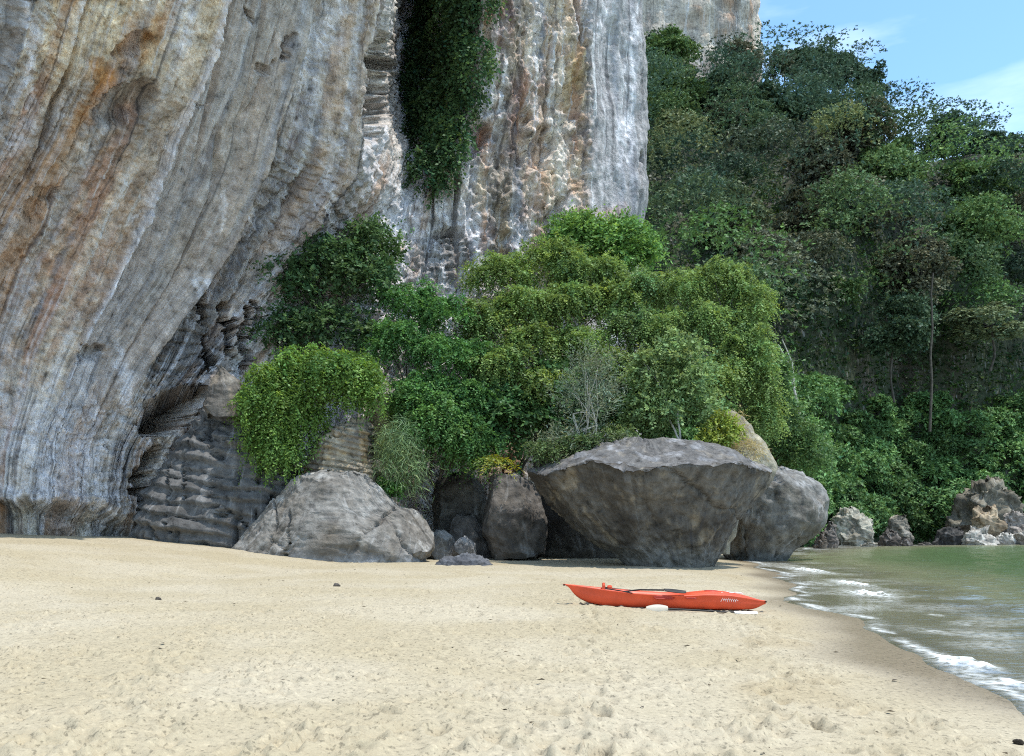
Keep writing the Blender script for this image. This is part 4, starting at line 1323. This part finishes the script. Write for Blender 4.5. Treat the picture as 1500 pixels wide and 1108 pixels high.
bush('yellow_bush', 'small yellow green bush at the rim of the mushroom rock', 'bush', [(1055, 635, 26, 28, 34.6, 0.6), (1040, 650, 20, 16, 34.4, 0.5)],
     0.3, 26, 60, base=W(1055, 664, 34.6), col=(0.244, 0.305, 0.067), seed=45, length=0.26, leaf=0.1, width=0.035, stems=2, group=BUSH)
bush('grass_clump', 'dry straw coloured grass on the tan sloping boulder', 'grass', [(1090, 660, 24, 16, 35.4, 0.5), (1072, 625, 16, 20, 35.8, 0.4)],
     0.26, 16, 60, base=W(1090, 672, 35.6), col=(0.366, 0.323, 0.159), seed=47, fronds=0, K=5, length=0.35, leaf=0.26, width=0.01, droop=0.8, stems=0, up=0.4, group=BUSH)
def fern():
    rng = np.random.default_rng(49)
    base = W(722, 672, 35.4)
    n = 22
    a = rng.random(n) * 2 * math.pi
    N = np.stack([np.cos(a), np.sin(a) - 0.3, 0.5 + 0.3 * rng.random(n)], -1)
    V, Fc, C = sprays(np.tile(base, (n, 1)) + rng.normal(size=(n, 3)) * np.array([0.25, 0.1, 0.05]), N, rng, 26, 0.95, 0.15, 0.022, 0.7, 0.25, (0.24, 0.27, 0.045), 0.3, 0.25, 0.0)
    root = empty('fern', base, 'yellowish fern fronds arching above the dark hollow', 'fern', BUSH)
    obj('frond', mesh_np('frond', V - base, Fc, C, smooth=False), M_LEAF, root)


fern()
bush('seedling', 'small fresh green plant sprouting behind the pyramid boulder', 'plant', [(570, 717, 18, 9, 35.2, 0.3)],
     0.2, 8, 34, base=W(570, 730, 35.3), col=(0.110, 0.256, 0.061), seed=51, K=6, length=0.3, leaf=0.14, width=0.05, droop=0.4, stems=1, stem_r=0.02, up=0.4, group=BUSH)
bush('grass_clump', 'dry grass fringe along the top of the mushroom rock', 'grass', [(830, 668, 40, 9, 33.8, 0.5), (905, 650, 30, 8, 34.0, 0.5)],
     0.2, 26, 40, base=W(830, 678, 33.9), col=(0.232, 0.244, 0.134), seed=53, fronds=0, K=4, length=0.35, leaf=0.28, width=0.01, droop=0.7, stems=0, up=0.5, group=BUSH)
bush('creeper_bush', 'light green creeper slope beside the shallows boulder', 'bush', [(1130, 620, 46, 40, 45.0, 1.6), (1165, 670, 50, 40, 46.0, 1.6), (1120, 570, 30, 50, 44.5, 1.4)],
     0.6, 60, 26, base=W(1145, 700, 46.5), col=(0.105, 0.18, 0.065), seed=55, length=0.45, leaf=0.16, width=0.05, droop=0.5, group=BUSH)


bush('creeper_bush', 'straggling green plants spilling over the landward rim of the mushroom rock', 'creeper', [(808, 662, 36, 16, 34.0, 0.7), (850, 650, 30, 16, 34.0, 0.6), (905, 640, 28, 12, 34.2, 0.5)],
     0.28, 40, 40, base=W(830, 676, 34.2), col=(0.13, 0.19, 0.075), seed=57, K=5, length=0.32, leaf=0.11, width=0.028, droop=0.9, stems=2, stem_r=0.02, fronds=10, group=BUSH)


def plants_on_cliff():
    rng = np.random.default_rng(61)
    flat = CLIFF_V.reshape(-1, 3)
    nor = CLIFF_N.reshape(-1, 3)
    fpx = CX + flat[:, 0] / flat[:, 1] * F
    fpy = HY - (flat[:, 2] - EYE) / flat[:, 1] * F
    sel = np.where((fpx > 520) & (fpx < 740) & (fpy > -160) & (fpy < 320))[0]
    cl = []
    for _ in range(210):
        py = -120 + 388 * rng.random()
        lo = np.interp(py, [-120, 0, 130, 200, 285], [612, 610, 604, 602, 610])
        hi = np.interp(py, [-120, 0, 90, 190, 285], [706, 704, 696, 686, 640])
        px = lo + (hi - lo) * rng.random() ** 0.75
        d = (fpx[sel] - px) ** 2 + (fpy[sel] - py) ** 2
        near = sel[d < 30]
        if len(near) == 0:
            continue
        j = near[np.argmin(flat[near, 1])]
        r = 0.35 + 0.65 * rng.random() ** 1.5
        q = flat[j] + nor[j] * 0.2
        if all(np.linalg.norm(q - np.array(k[:3])) > 0.62 * (r + k[3]) for k in cl):
            cl.append([*q, r, r * 0.7, r * 1.3])
    cl = np.array(cl)
    P, N, I = clump_points(cl, 24, rng, 0.5)
    tone = (0.55 + 0.8 * rng.random(len(cl)))[I] * np.interp(CX + P[:, 0] / P[:, 1] * F, [560, 630, 690], [0.7, 0.9, 1.25])  # brighter toward the right of the cleft, light there put into leaf colour
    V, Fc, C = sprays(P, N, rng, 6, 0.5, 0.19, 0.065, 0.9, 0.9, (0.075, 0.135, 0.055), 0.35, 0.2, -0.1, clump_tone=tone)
    base = cl[0, :3]
    root = empty('hanging_plant', base, 'dark green plants hanging down the deep cleft in the cliff', 'plant')
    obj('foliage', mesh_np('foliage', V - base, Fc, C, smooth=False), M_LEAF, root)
    parts = [limb(cl[a, :3], cl[np.argsort(np.linalg.norm(cl[:, :3] - cl[a, :3], axis=1))[1], :3], 0.05, 0.02, rng) for a in range(0, len(cl), 5)]
    for v, f in parts:
        obj('stem', mesh_np('stem', v - base, f), M_BARK, root)


plants_on_cliff()


# ---------------------------------------------------------------- forest on the hillside
def forest():
    rng = np.random.default_rng(71)
    cl, cols = [], []
    tries = 0
    pts = []
    while tries < 9000 and len(pts) < 190:
        tries += 1
        px = 930 + 720 * rng.random()
        v = rng.random() ** 0.9 * 1.02
        p = hill(np.array([px]), np.array([v]))[0]
        py = HY - (p[2] - EYE) / p[1] * F
        if px < 960 and py > 340:
            continue
        rad = (3.4 + 3.6 * rng.random() ** 1.2) if v > 0.3 else (1.3 + 1.5 * rng.random())
        if all(np.linalg.norm(p - q[0]) > 0.74 * (rad + q[1]) for q in pts):
            pts.append((p, rad))
            up = rad * (0.5 + 1.5 * rng.random()) * (1 if v < 0.85 else 0.35) if v > 0.3 else rad * 0.2
            cl.append([p[0], p[1] - 0.3 * rad, p[2] + up, rad * 1.05, rad * 1.05, rad * 0.9])
            hue = fbm(np.array([[px / 130, py / 130, 0.0]]), 2, 901)[0]
            dark = np.array([0.052, 0.085, 0.056])
            olive = np.array([0.125, 0.135, 0.09])
            green = np.array([0.105, 0.165, 0.07])
            kk = 0.85 + 0.75 * rng.random()
            c = dark + (green - dark) * sstep(-0.1, 0.5, hue + 0.25 * rng.normal()) + (olive - dark) * sstep(0.1, 0.6, -hue + 0.3 * rng.normal())
            if v < 0.33:
                c = np.array([0.085, 0.155, 0.055]) * (0.9 + 0.4 * rng.random())
            elif px > 1320 and rng.random() < 0.55:
                c = np.array([0.12, 0.20, 0.075])
            cols.append(c * kk)
    cl, cols = np.array(cl), np.array(cols)
    # every crown broken into knobbly sub-clumps
    sub, sc = [], []
    for c, k in zip(cl, cols):
        m = 32
        for _ in range(m):
            d = unit(rng.normal(size=3) + np.array([0, -0.3, 0.75]))
            q = c[:3] + d * c[3:6] * (0.72 + 0.22 * rng.random())
            r = c[3] * (0.20 + 0.20 * rng.random())
            sub.append([*q, r * 1.15, r * 1.15, r * 0.62])
            sc.append(k * (0.8 + 0.4 * rng.random()))
    sub, sc = np.array(sub), np.array(sc)
    d = unit(rng.normal(size=(len(sub), 22, 3)) + np.array([0, -0.2, 0.9]))
    rr = 0.7 + 0.35 * rng.random((len(sub), 22, 1))
    P = (sub[:, None, :3] + d * sub[:, None, 3:6] * rr).reshape(-1, 3)
    N = d.reshape(-1, 3)
    CC = np.repeat(sc, 22, 0)
    V, Fc, C = sprays(P, N, rng, 4, 0.40, 0.28, 0.105, 0.4, 0.8, CC, 0.18, 0.12, 0.1, tri=True, face=0.3)
    o = obj('forest_canopy', mesh_np('forest_canopy', V, Fc, C, smooth=False), M_FARLEAF)
    tag(o, 'dark green rainforest covering the steep hillside beyond the cliff', 'forest', kind='stuff')
    # ground cover close to the slope
    n = 19000
    px = 930 + 700 * rng.random(n)
    v = rng.random(n) ** 2.2
    P = hill(px, v)
    P[:, 2] += 0.2 + 0.5 * rng.random(n)
    P[:, 1] -= 0.4 * rng.random(n)
    hue = fbm(np.stack([px / 90, v * 6, px * 0], -1), 3, 905)
    CC = lerp(np.broadcast_to(np.array([0.030, 0.060, 0.022]), (n, 3)), np.broadcast_to(np.array([0.055, 0.105, 0.028]), (n, 3)), sstep(-0.3, 0.5, hue))
    V, Fc, C = sprays(P, np.tile([0.1, -0.5, 0.6], (n, 1)), rng, 4, 0.6, 0.36, 0.13, 0.5, 1.0, CC, 0.35, 0.2, 0.1, tri=True)
    o = obj('undergrowth', mesh_np('undergrowth', V, Fc, C, smooth=False), M_FARLEAF)
    tag(o, 'tangled green creepers and undergrowth on the slope above the waterline', 'undergrowth', kind='stuff')


forest()


def make_crown_proto(kind, seed):
    """A crown mesh about 1 unit in radius, leaf clumps around limbs; returns (crown mesh, trunk mesh)."""
    rng = np.random.default_rng(seed)
    cl, limbs = [], []
    nl = 11 if kind == 'airy' else 16
    top = np.array([0, 0, -0.25])
    limbs.append(limb((0, 0, -2.2), top, 0.036, 0.026, rng, 0.07))
    for k in range(nl):
        d = unit(rng.normal(size=3) + np.array([0, 0, 0.35]))
        q = d * np.array([0.8, 0.8, 0.72]) * (0.55 + 0.45 * rng.random())
        r = (0.31 if kind == 'airy' else 0.36) * (0.75 + 0.5 * rng.random())
        cl.append([*q, r, r, r * (0.6 if kind == 'airy' else 0.7)])
        limbs.append(limb(top, q, 0.022, 0.006, rng, 0.2, 6))
        for _ in range(2 if kind == 'airy' else 1):
            e = q + rng.normal(size=3) * 0.13
            cl.append([*e, r * 0.6, r * 0.6, r * 0.35])
    cl = np.array(cl)
    P, N, I = clump_points(cl, 120 if kind == 'airy' else 88, rng, 0.45, 0.6, 0.3)
    tone = (0.8 + 0.4 * rng.random(len(cl)))[I]
    V, Fc, C = sprays(P, N, rng, 5, 0.085, 0.075, 0.032, 0.35, 0.7, (0.5, 0.5, 0.5), 0.22, 0.15, 0.15, clump_tone=tone)
    v, f = join(limbs)
    return (V, Fc, C), mesh_np('trunk', v, f)


PROTO = {'airy': [make_crown_proto('airy', s) for s in (81, 82)], 'full': [make_crown_proto('full', s) for s in (83, 84, 85)]}
CROWN = {}


def tree(px, py, rpx, Y, kind, k, col, label, squash=1.0, bark=None, rot=0.0):
    """A tree whose crown centre lies at photo pixel (px, py) at depth Y with crown radius rpx pixels."""
    (V, Fc, C), tr = PROTO[kind][k % len(PROTO[kind])]
    key = (kind, k, col)
    if key not in CROWN:
        CROWN[key] = mesh_np('crown', V, Fc, C * 2.0 * np.array(col), smooth=False)
    c = W(px, py, Y)
    s = rpx / F * Y
    root = empty('forest_tree', c - np.array([0, 0, 2.2 * s * squash]), label, 'tree', 'trees on the wooded hillside')
    for nm, me, mt in (('trunk', tr, bark or M_BARK), ('crown', CROWN[key], M_FARLEAF)):
        o = obj(nm, me, mt, root)
        o.location = (0, 0, 2.2 * s * squash)
        o.scale = (s, s, s * squash)
        o.rotation_euler = (0, 0, rot)


DK, GR, OL, LT = (0.065, 0.105, 0.058), (0.12, 0.19, 0.07), (0.16, 0.165, 0.105), (0.19, 0.23, 0.125)
tree(1190, 98, 48, 142, 'airy', 0, DK, 'tallest open crowned tree standing out against the sky on the ridge')
tree(1150, 95, 34, 143, 'airy', 1, DK, 'open crowned tree on the ridge next to the far cliff', rot=1.0)
tree(1270, 118, 34, 140, 'airy', 1, DK, 'small open tree at the seaward end of the high ridge', rot=2.0)
tree(1235, 105, 32, 141, 'airy', 0, DK, 'ridge tree between the tallest one and the end one', rot=2.6)
tree(1085, 92, 32, 138, 'full', 0, OL, 'bushy tree in front of the edge of the far cliff', rot=0.5)
tree(978, 88, 42, 128, 'full', 1, GR, 'bright leafy tree between the main cliff and the far cliff', rot=0.4)
tree(992, 142, 42, 122, 'full', 2, GR, 'leafy tree right against the pillar of the main cliff', rot=1.4)
tree(1050, 150, 48, 126, 'full', 0, DK, 'dark rounded tree below the foot of the far cliff', rot=2.4)
tree(1125, 165, 50, 128, 'full', 1, DK, 'dark tree below the open crowned ridge trees', rot=3.0)
tree(1195, 170, 46, 132, 'full', 2, DK, 'dark tree with pale trunk under the tallest ridge tree', rot=0.9, bark=M_PALEBARK)
tree(1255, 195, 58, 110, 'full', 0, OL, 'olive brown tree crowning the big hump of the hillside', squash=0.8, rot=1.1)
tree(1195, 245, 50, 106, 'full', 1, OL, 'olive tree on the landward shoulder of the hump', rot=2.1)
tree(1310, 240, 46, 108, 'full', 2, GR, 'green tree on the seaward shoulder of the hump', rot=0.2)
tree(1245, 310, 62, 102, 'full', 0, OL, 'broad olive crown in the middle of the hump', rot=3.7)
tree(1165, 320, 50, 100, 'full', 2, OL, 'brownish tree low on the landward side of the hump', rot=4.2)
tree(1060, 330, 58, 96, 'full', 1, LT, 'grey green tree beside the base of the grey pillar', rot=0.6)
tree(1350, 395, 52, 98, 'full', 1, OL, 'purplish brown tree above the tall pale trunk', rot=5.0)
tree(1390, 200, 38, 130, 'full', 0, DK, 'pointed dark tree on the lower ridge', rot=0.7)
tree(1440, 224, 36, 131, 'full', 1, DK, 'round dark tree in the middle of the lower ridge', rot=1.9)
tree(1490, 222, 34, 133, 'airy', 0, DK, 'open tree on the lower ridge at the frame edge', rot=1.2)
tree(1340, 225, 26, 134, 'airy', 1, DK, 'small tree in the dip between the two ridges', rot=3.3)
tree(1420, 285, 52, 114, 'full', 2, GR, 'green creeper covered tree below the lower ridge', rot=2.2)
tree(1480, 320, 46, 112, 'full', 0, OL, 'olive tree by the frame edge below the lower ridge', rot=4.4)
tree(1420, 370, 54, 106, 'full', 1, GR, 'light green creeper draped tree halfway up the slope', rot=5.5, squash=1.2)
tree(1450, 470, 56, 96, 'full', 2, LT, 'pale leaved spreading tree over the dark hollow near the frame edge', squash=0.6, rot=0.3)
tree(1225, 445, 44, 92, 'full', 0, GR, 'green tree catching light in the dark wood above the creeper slope', rot=1.7)
tree(1130, 430, 50, 84, 'full', 1, DK, 'dark tree just behind the domed tree', rot=2.9)
tree(1310, 480, 50, 90, 'full', 2, DK, 'dark tree in the shaded heart of the wood', rot=3.9)


def trunk_only():
    rng = np.random.default_rng(91)
    for lab, pts, r, bark in (('tall pale bare trunk in the dark wood', [(1362, 600), (1365, 560), (1363, 520), (1366, 480), (1364, 430), (1367, 400)], 0.13, M_BARK),
                              ('leaning bare pole nearest the domed tree', [(1172, 566), (1156, 535), (1140, 505)], 0.09, M_PALEBARK),
                              ('thinner leaning pole crossing the first one', [(1168, 560), (1160, 530), (1146, 498)], 0.06, M_PALEBARK)):
        Y = 80.0 if pts[0][0] > 1300 else 58.0
        P = np.array([W(x, y, Y) for x, y in pts])
        P[0, 2] -= 2
        b = P[0].copy()
        root = empty('bare_trunk', b, lab, 'tree trunk', 'bare trunks in the wood')
        v, f = tube(P - b, np.linspace(r, r * 0.5, len(P)))
        obj('trunk', mesh_np('trunk', v, f), bark, root)


trunk_only()


# ---------------------------------------------------------------- kayak and paddles
M_RED = plain_material('red_orange_plastic', (0.64, 0.075, 0.026), 0.42, 0.2, 3.0, 0.06, 0.45)
M_REDDK = plain_material('red_plastic_fittings', (0.40, 0.03, 0.015), 0.5, 0.15, 5.0, 0.1, 0.4)
M_BLACK = plain_material('black_rubber', (0.022, 0.02, 0.02), 0.6, 0.3, 9.0, 0.2)
M_WHITE = plain_material('white_plastic', (0.78, 0.77, 0.73), 0.45, 0.08, 7.0, 0.05)
M_BEIGE = plain_material('sun_bleached_plastic', (0.50, 0.45, 0.36), 0.55, 0.12, 7.0, 0.05)


def bevel_box(cx, cy, cz, sx, sy, sz, b=0.25):
    x = np.array([-1, -1 + b, 1 - b, 1]) * 0.5
    pts, F_ = [], []
    ring = [(-1 + b, -1), (1 - b, -1), (1, -1 + b), (1, 1 - b), (1 - b, 1), (-1 + b, 1), (-1, 1 - b), (-1, -1 + b)]
    lev = [(-1, 1 - b), (-1 + b, 1), (1 - b, 1), (1, 1 - b)]
    for z, k in lev:
        for a, c in ring:
            pts.append((cx + a * k * sx / 2, cy + c * k * sy / 2, cz + z * sz / 2))
    V = np.array(pts)
    Fc = grid_faces(4, 8, True)
    caps = []
    for base in (0, 24):
        caps += [[base, base + 1, base + 2, base + 3], [base, base + 3, base + 4, base + 7], [base + 4, base + 5, base + 6, base + 7]]
    return V, np.concatenate([Fc, np.array(caps)])


def build_kayak():
    Yk = 17.0
    x0, x1 = (826 - CX) / F * Yk, (1118 - CX) / F * Yk
    L = x1 - x0
    xm = (x0 + x1) / 2
    root = empty('kayak', (xm, Yk, sand_z(xm, Yk) + 0.005), 'red orange sit-on-top kayak resting on the sand near the water', 'kayak')
    zl, zr = sand_z(x0 + 0.5, Yk), sand_z(x1 - 0.3, Yk)
    tilt = math.atan2(zr - zl, L - 0.8) * 0.75
    root.rotation_euler = (0, -tilt, math.radians(-5))
    nt, ns = 90, 40
    t = np.linspace(0, 1, nt)
    wid = 0.385 * np.interp(t, [0, .03, .1, .2, .35, .55, .75, .88, .96, 1], [.03, .12, .34, .62, .92, 1.0, .86, .55, .22, .04])
    keel = np.interp(t, [0, .02, .05, .09, .14, .19, .25, .4, .8, .9, .945, .97, 1], [.375, .30, .20, .11, .04, .012, 0, 0, 0.0, .01, .03, .07, .15])
    gun = np.interp(t, [0, .06, .2, .35, .5, .6, .7, .8, .9, .96, 1], [.405, .385, .335, .29, .27, .275, .30, .30, .25, .205, .18])
    crown = np.interp(t, [0, .05, .2, .28, .36, .5, .56, .62, .72, .82, .92, 1], [.0, .0, -.05, -.11, -.12, -.12, -.06, .03, .055, .05, .03, .0])
    wid, keel, gun, crown = [blur(q, 3, 0) for q in (wid, keel, gun, crown)]
    rows = []
    for i in range(nt):
        w, k, g, c = wid[i], keel[i], gun[i], crown[i]
        h = g - k
        prof = [(0, k), (.18 * w, k + .004), (.45 * w, k + .03 * min(1, h / .2)), (.52 * w, k + .022 * min(1, h / .2)), (.72 * w, k + .10 * h), (.88 * w, k + .3 * h), (.97 * w, k + .55 * h), (.975 * w, k + .60 * h), (1.0 * w, k + .85 * h), (1.05 * w, g - .012),
                (1.06 * w, g), (1.02 * w, g + .012), (.92 * w, g + .010), (.80 * w, g + .2 * c), (.68 * w, g + .85 * c), (.5 * w, g + c), (.34 * w, g + c * 1.02), (.2 * w, g + c), (.1 * w, g + c), (0, g + c)]
        ring = [(y, z) for y, z in prof] + [(-y, z) for y, z in prof[-2:0:-1]]
        rows.append([(-L / 2 + L * t[i] + (-.0 if 1 else 0), y, z) for y, z in ring])
    V = np.array(rows)
    # raked ends
    V[..., 0] += 0.10 * np.exp(-t * 30)[:, None] * (1 - (V[..., 2] - keel[:, None]) / np.maximum(gun - keel, .03)[:, None])
    nr = V.shape[1]
    V = V.reshape(-1, 3)
    Fc = grid_faces(nt, nr, True)
    cap0 = [[0, j, j + 1, j + 1] for j in range(0)]
    hull = obj('hull', mesh_np('hull', V, Fc), M_RED, root)

    def part(name, geo, mat, parent=root):
        if isinstance(geo, list):
            geo = join(geo)
        return obj(name, mesh_np(name, geo[0], geo[1], smooth=False), mat, parent)

    def X(px):
        return -L / 2 + (px - 826) / 292 * L
    # seat with backrest
    st = part('seat', bevel_box(X(905), 0, .235, .42, .44, .06, .3), M_BLACK)
    part('backrest', [bevel_box(X(884), 0, .355, .06, .44, .19, .3), bevel_box(X(893), 0, .37, .09, .34, .07, .3)], M_RED)
    for sy in (-1, 1):
        part('backrest_strap', limb((X(884), sy * .2, .36), (X(925), sy * .37, .30), .012, .012, RNG, .02), M_BLACK)
    # grab handles on the side and toggles at the ends
    for sy in (-1, 1):
        h = part('side_handle', [bevel_box(X(968), sy * .405, .245, .34, .03, .045, .4), tube([(X(956), sy * .40, .235), (X(958), sy * .435, .215), (X(982), sy * .435, .215), (X(984), sy * .40, .235)], [.012] * 4)], M_REDDK)
        part('scupper_fitting', [bevel_box(X(1008), sy * .392, .235, .20, .02, .028, .4), bevel_box(X(1002), sy * .40, .235, .05, .02, .018, .4), bevel_box(X(1014), sy * .40, .235, .05, .02, .018, .4)], M_REDDK)
    part('bow_toggle', tube([(X(827), -.05, .40), (X(825), 0, .395), (X(827), .05, .40)], [.016] * 3), M_BLACK)
    part('stern_toggle', tube([(X(1117), -.05, .18), (X(1119), 0, .175), (X(1117), .05, .18)], [.016] * 3), M_BLACK)
    # hatch on the fore deck
    th = np.linspace(0, 2 * math.pi, 28, endpoint=False)
    rings = [(0.13, .335), (.135, .352), (.12, .364), (.03, .367), (.001, .367)]
    hv = np.array([[(X(1040) + r * np.cos(a), r * np.sin(a), z + .0) for a in th] for r, z in rings]).reshape(-1, 3)
    part('hatch', (hv, grid_faces(5, 28, True)), M_REDDK)
    part('deck_cord', [limb((X(1052), -.2, .345), (X(1085), .12, .325), .007, .007, RNG, .02), limb((X(1052), .2, .345), (X(1085), -.12, .325), .007, .007, RNG, .02)], M_WHITE)
    # worn white maker's mark on the side: an unreadable scribble of strokes
    strokes = []
    base_px = 1053
    for k, (dx, h, sl) in enumerate([(0, .07, .03), (3.2, .045, .02), (6, .05, .02), (9, .075, .03), (11.5, .05, .02), (14.5, .05, .02), (17.5, .045, .02), (20.5, .06, .03)]):
        xx = X(base_px + dx)
        ii = int(np.clip((xx + L / 2) / L * (nt - 1), 0, nt - 1))
        yy = -(wid[ii] * 1.0) - .016
        zz = keel[ii] + .72 * (gun[ii] - keel[ii])
        strokes.append(tube([(xx - sl, yy, zz - h / 2), (xx, yy, zz + h / 2), (xx + .02, yy, zz - h * .1), (xx + .03, yy, zz + h * .1)], [.0045] * 4, 5))
    part('maker_mark', strokes, M_WHITE)
    # dark paddle lying along the cockpit
    cw = root.location
    p = empty('paddle', (cw.x + X(945), Yk - .1, cw.z + .33), 'black paddle lying across the open cockpit of the kayak', 'paddle')
    a, b = np.array([-.55, .10, -.03]), np.array([.30, -.28, .045])
    part('shaft', tube([a, (a + b) / 2 + np.array([0, 0, .03]), b], [.016] * 3), M_BLACK, p)
    u = np.linspace(0, 1, 10)
    bw = .085 * np.sin(np.clip(u * 1.05 + .12, 0, 1) * math.pi) ** .5

    def blade(o0, d, wdir, ndir, ln, wmax, cup=.02):
        o0, d, wdir, ndir = [np.asarray(q, float) for q in (o0, d, wdir, ndir)]
        R_ = []
        for side in (1, -1):
            for uu in u:
                ww = wmax * np.sin(np.clip(.12 + .80 * uu, 0, 1) * math.pi) ** .55
                R_.append([o0 + d * ln * uu + wdir * ww * s + ndir * (cup * (1 - s * s) + side * .006) for s in np.linspace(-1, 1, 7)])
        V_ = np.array(R_).reshape(-1, 3)
        f1 = grid_faces(10, 7)
        f2 = grid_faces(10, 7)[:, ::-1] + 70
        edge = []
        for i in range(9):
            edge += [[i * 7, (i + 1) * 7, 70 + (i + 1) * 7, 70 + i * 7], [i * 7 + 6, 70 + i * 7 + 6, 70 + (i + 1) * 7 + 6, (i + 1) * 7 + 6]]
        for j in range(6):
            edge += [[j, 70 + j, 70 + j + 1, j + 1], [63 + j, 63 + j + 1, 133 + j + 1, 133 + j]]
        return V_, np.concatenate([f1, f2, np.array(edge)])
    part('blade', blade(b, unit(np.array([.9, -.1, -.08])), np.array([0, 1, .25]), np.array([0, -.25, 1]), .40, .09), M_BLACK, p)
    part('blade', blade(a, unit(np.array([-.9, .1, -.05])), np.array([0, 1, .25]), np.array([0, -.25, 1]), .36, .09), M_BLACK, p)
    # pale paddle on the sand along the near side of the hull
    ya = Yk - .62
    xa, xb = (945 - CX) / F * ya, (1108 - CX) / F * ya
    za, zb = sand_z(xa, ya) + .03, sand_z(xb, ya) + .02
    p2 = empty('paddle', ((xa + xb) / 2, ya, (za + zb) / 2), 'white bladed paddle lying on the sand against the kayak', 'paddle')
    o_ = np.array([(xa + xb) / 2, ya, (za + zb) / 2])
    A, B = np.array([xa + .42, ya, za + .015]) - o_, np.array([xb - .42, ya - .04, zb + .015]) - o_
    part('shaft', tube([A - np.array([.05, 0, 0]), (A + B) / 2, B], [.017] * 3), M_BLACK, p2)
    part('blade', blade(A, (-1, 0, .0), (0, .45, .9), (0, -.9, .45), .40, .08), M_BEIGE, p2)
    part('blade', blade(B, (1, -.03, -.02), (0, 1, .12), (0, -.12, 1), .42, .085), M_WHITE, p2)


build_kayak()


# ---------------------------------------------------------------- things lying on the sand
def sand_things():
    rng = np.random.default_rng(101)
    for px, py, r, lab, c in ((493, 860, .075, 'dark stone on the open sand in front of the pyramid boulder', (84, 78, 72)), (232, 879, .05, 'small dark stone on the sand before the banded block', (76, 70, 64)),
                              (1492, 1090, .035, 'dark pebble in the lower seaward corner of the beach', (70, 62, 52))):
        Y = 20.0
        for _ in range(20):
            z = sand_z((px - CX) / F * Y, Y)
            Y = (EYE - z) * F / (py - HY)
        x = (px - CX) / F * Y
        z = sand_z(x, Y)
        d, e = np.meshgrid(np.linspace(0, math.pi, 12), np.linspace(0, 2 * math.pi, 18, endpoint=False), indexing='ij')
        Q = np.stack([np.sin(d) * np.cos(e), np.sin(d) * np.sin(e), np.cos(d)], -1).reshape(-1, 3)
        Q = Q * (1 + .35 * fbm(Q * 1.3 + px, 3, px % 97))[:, None] * np.array([1.1, .9, .75]) * r
        o = obj('stone', mesh_np('stone', Q, grid_faces(12, 18, True), np.tile(srgb(*c), (len(Q), 1)), Q), M_ROCK)
        o.location = (x, Y, z + r * .35)
        tag(o, lab, 'stone', 'loose stones on the beach')
    # scattered leaf litter, bark and shell bits
    n = 330
    y = 5.8 + 24 * rng.random(n) ** 1.1
    x = (rng.random(n) * 2 - 1) * (y * .6)
    ok = shore_dist(x, y) > 1.2
    x, y = x[ok], y[ok]
    n = len(x)
    z = sand_base(x, y) + .012
    ang = rng.random(n) * math.pi * 2
    ln = .015 + .04 * rng.random(n) ** 2
    wd = ln * (.25 + .4 * rng.random(n))
    dx, dy = np.cos(ang), np.sin(ang)
    V = []
    for a, b, h in ((-1, 0, 0), (0, -1, .25), (1, 0, .1), (0, 1, .3)):
        V.append(np.stack([x + a * dx * ln - b * dy * wd, y + a * dy * ln + b * dx * wd, z + h * ln], -1))
    V = np.stack(V, 1).reshape(-1, 3)
    c = np.repeat(np.array([0.10, 0.075, 0.045]) * (0.5 + 1.0 * rng.random((n, 1))), 4, 0)
    o = obj('beach_litter', mesh_np('beach_litter', V, np.arange(n * 4).reshape(-1, 4), c, V, smooth=False), M_ROCK)
    tag(o, 'scattered brown leaf and bark bits on the sand', 'debris', kind='stuff')


sand_things()
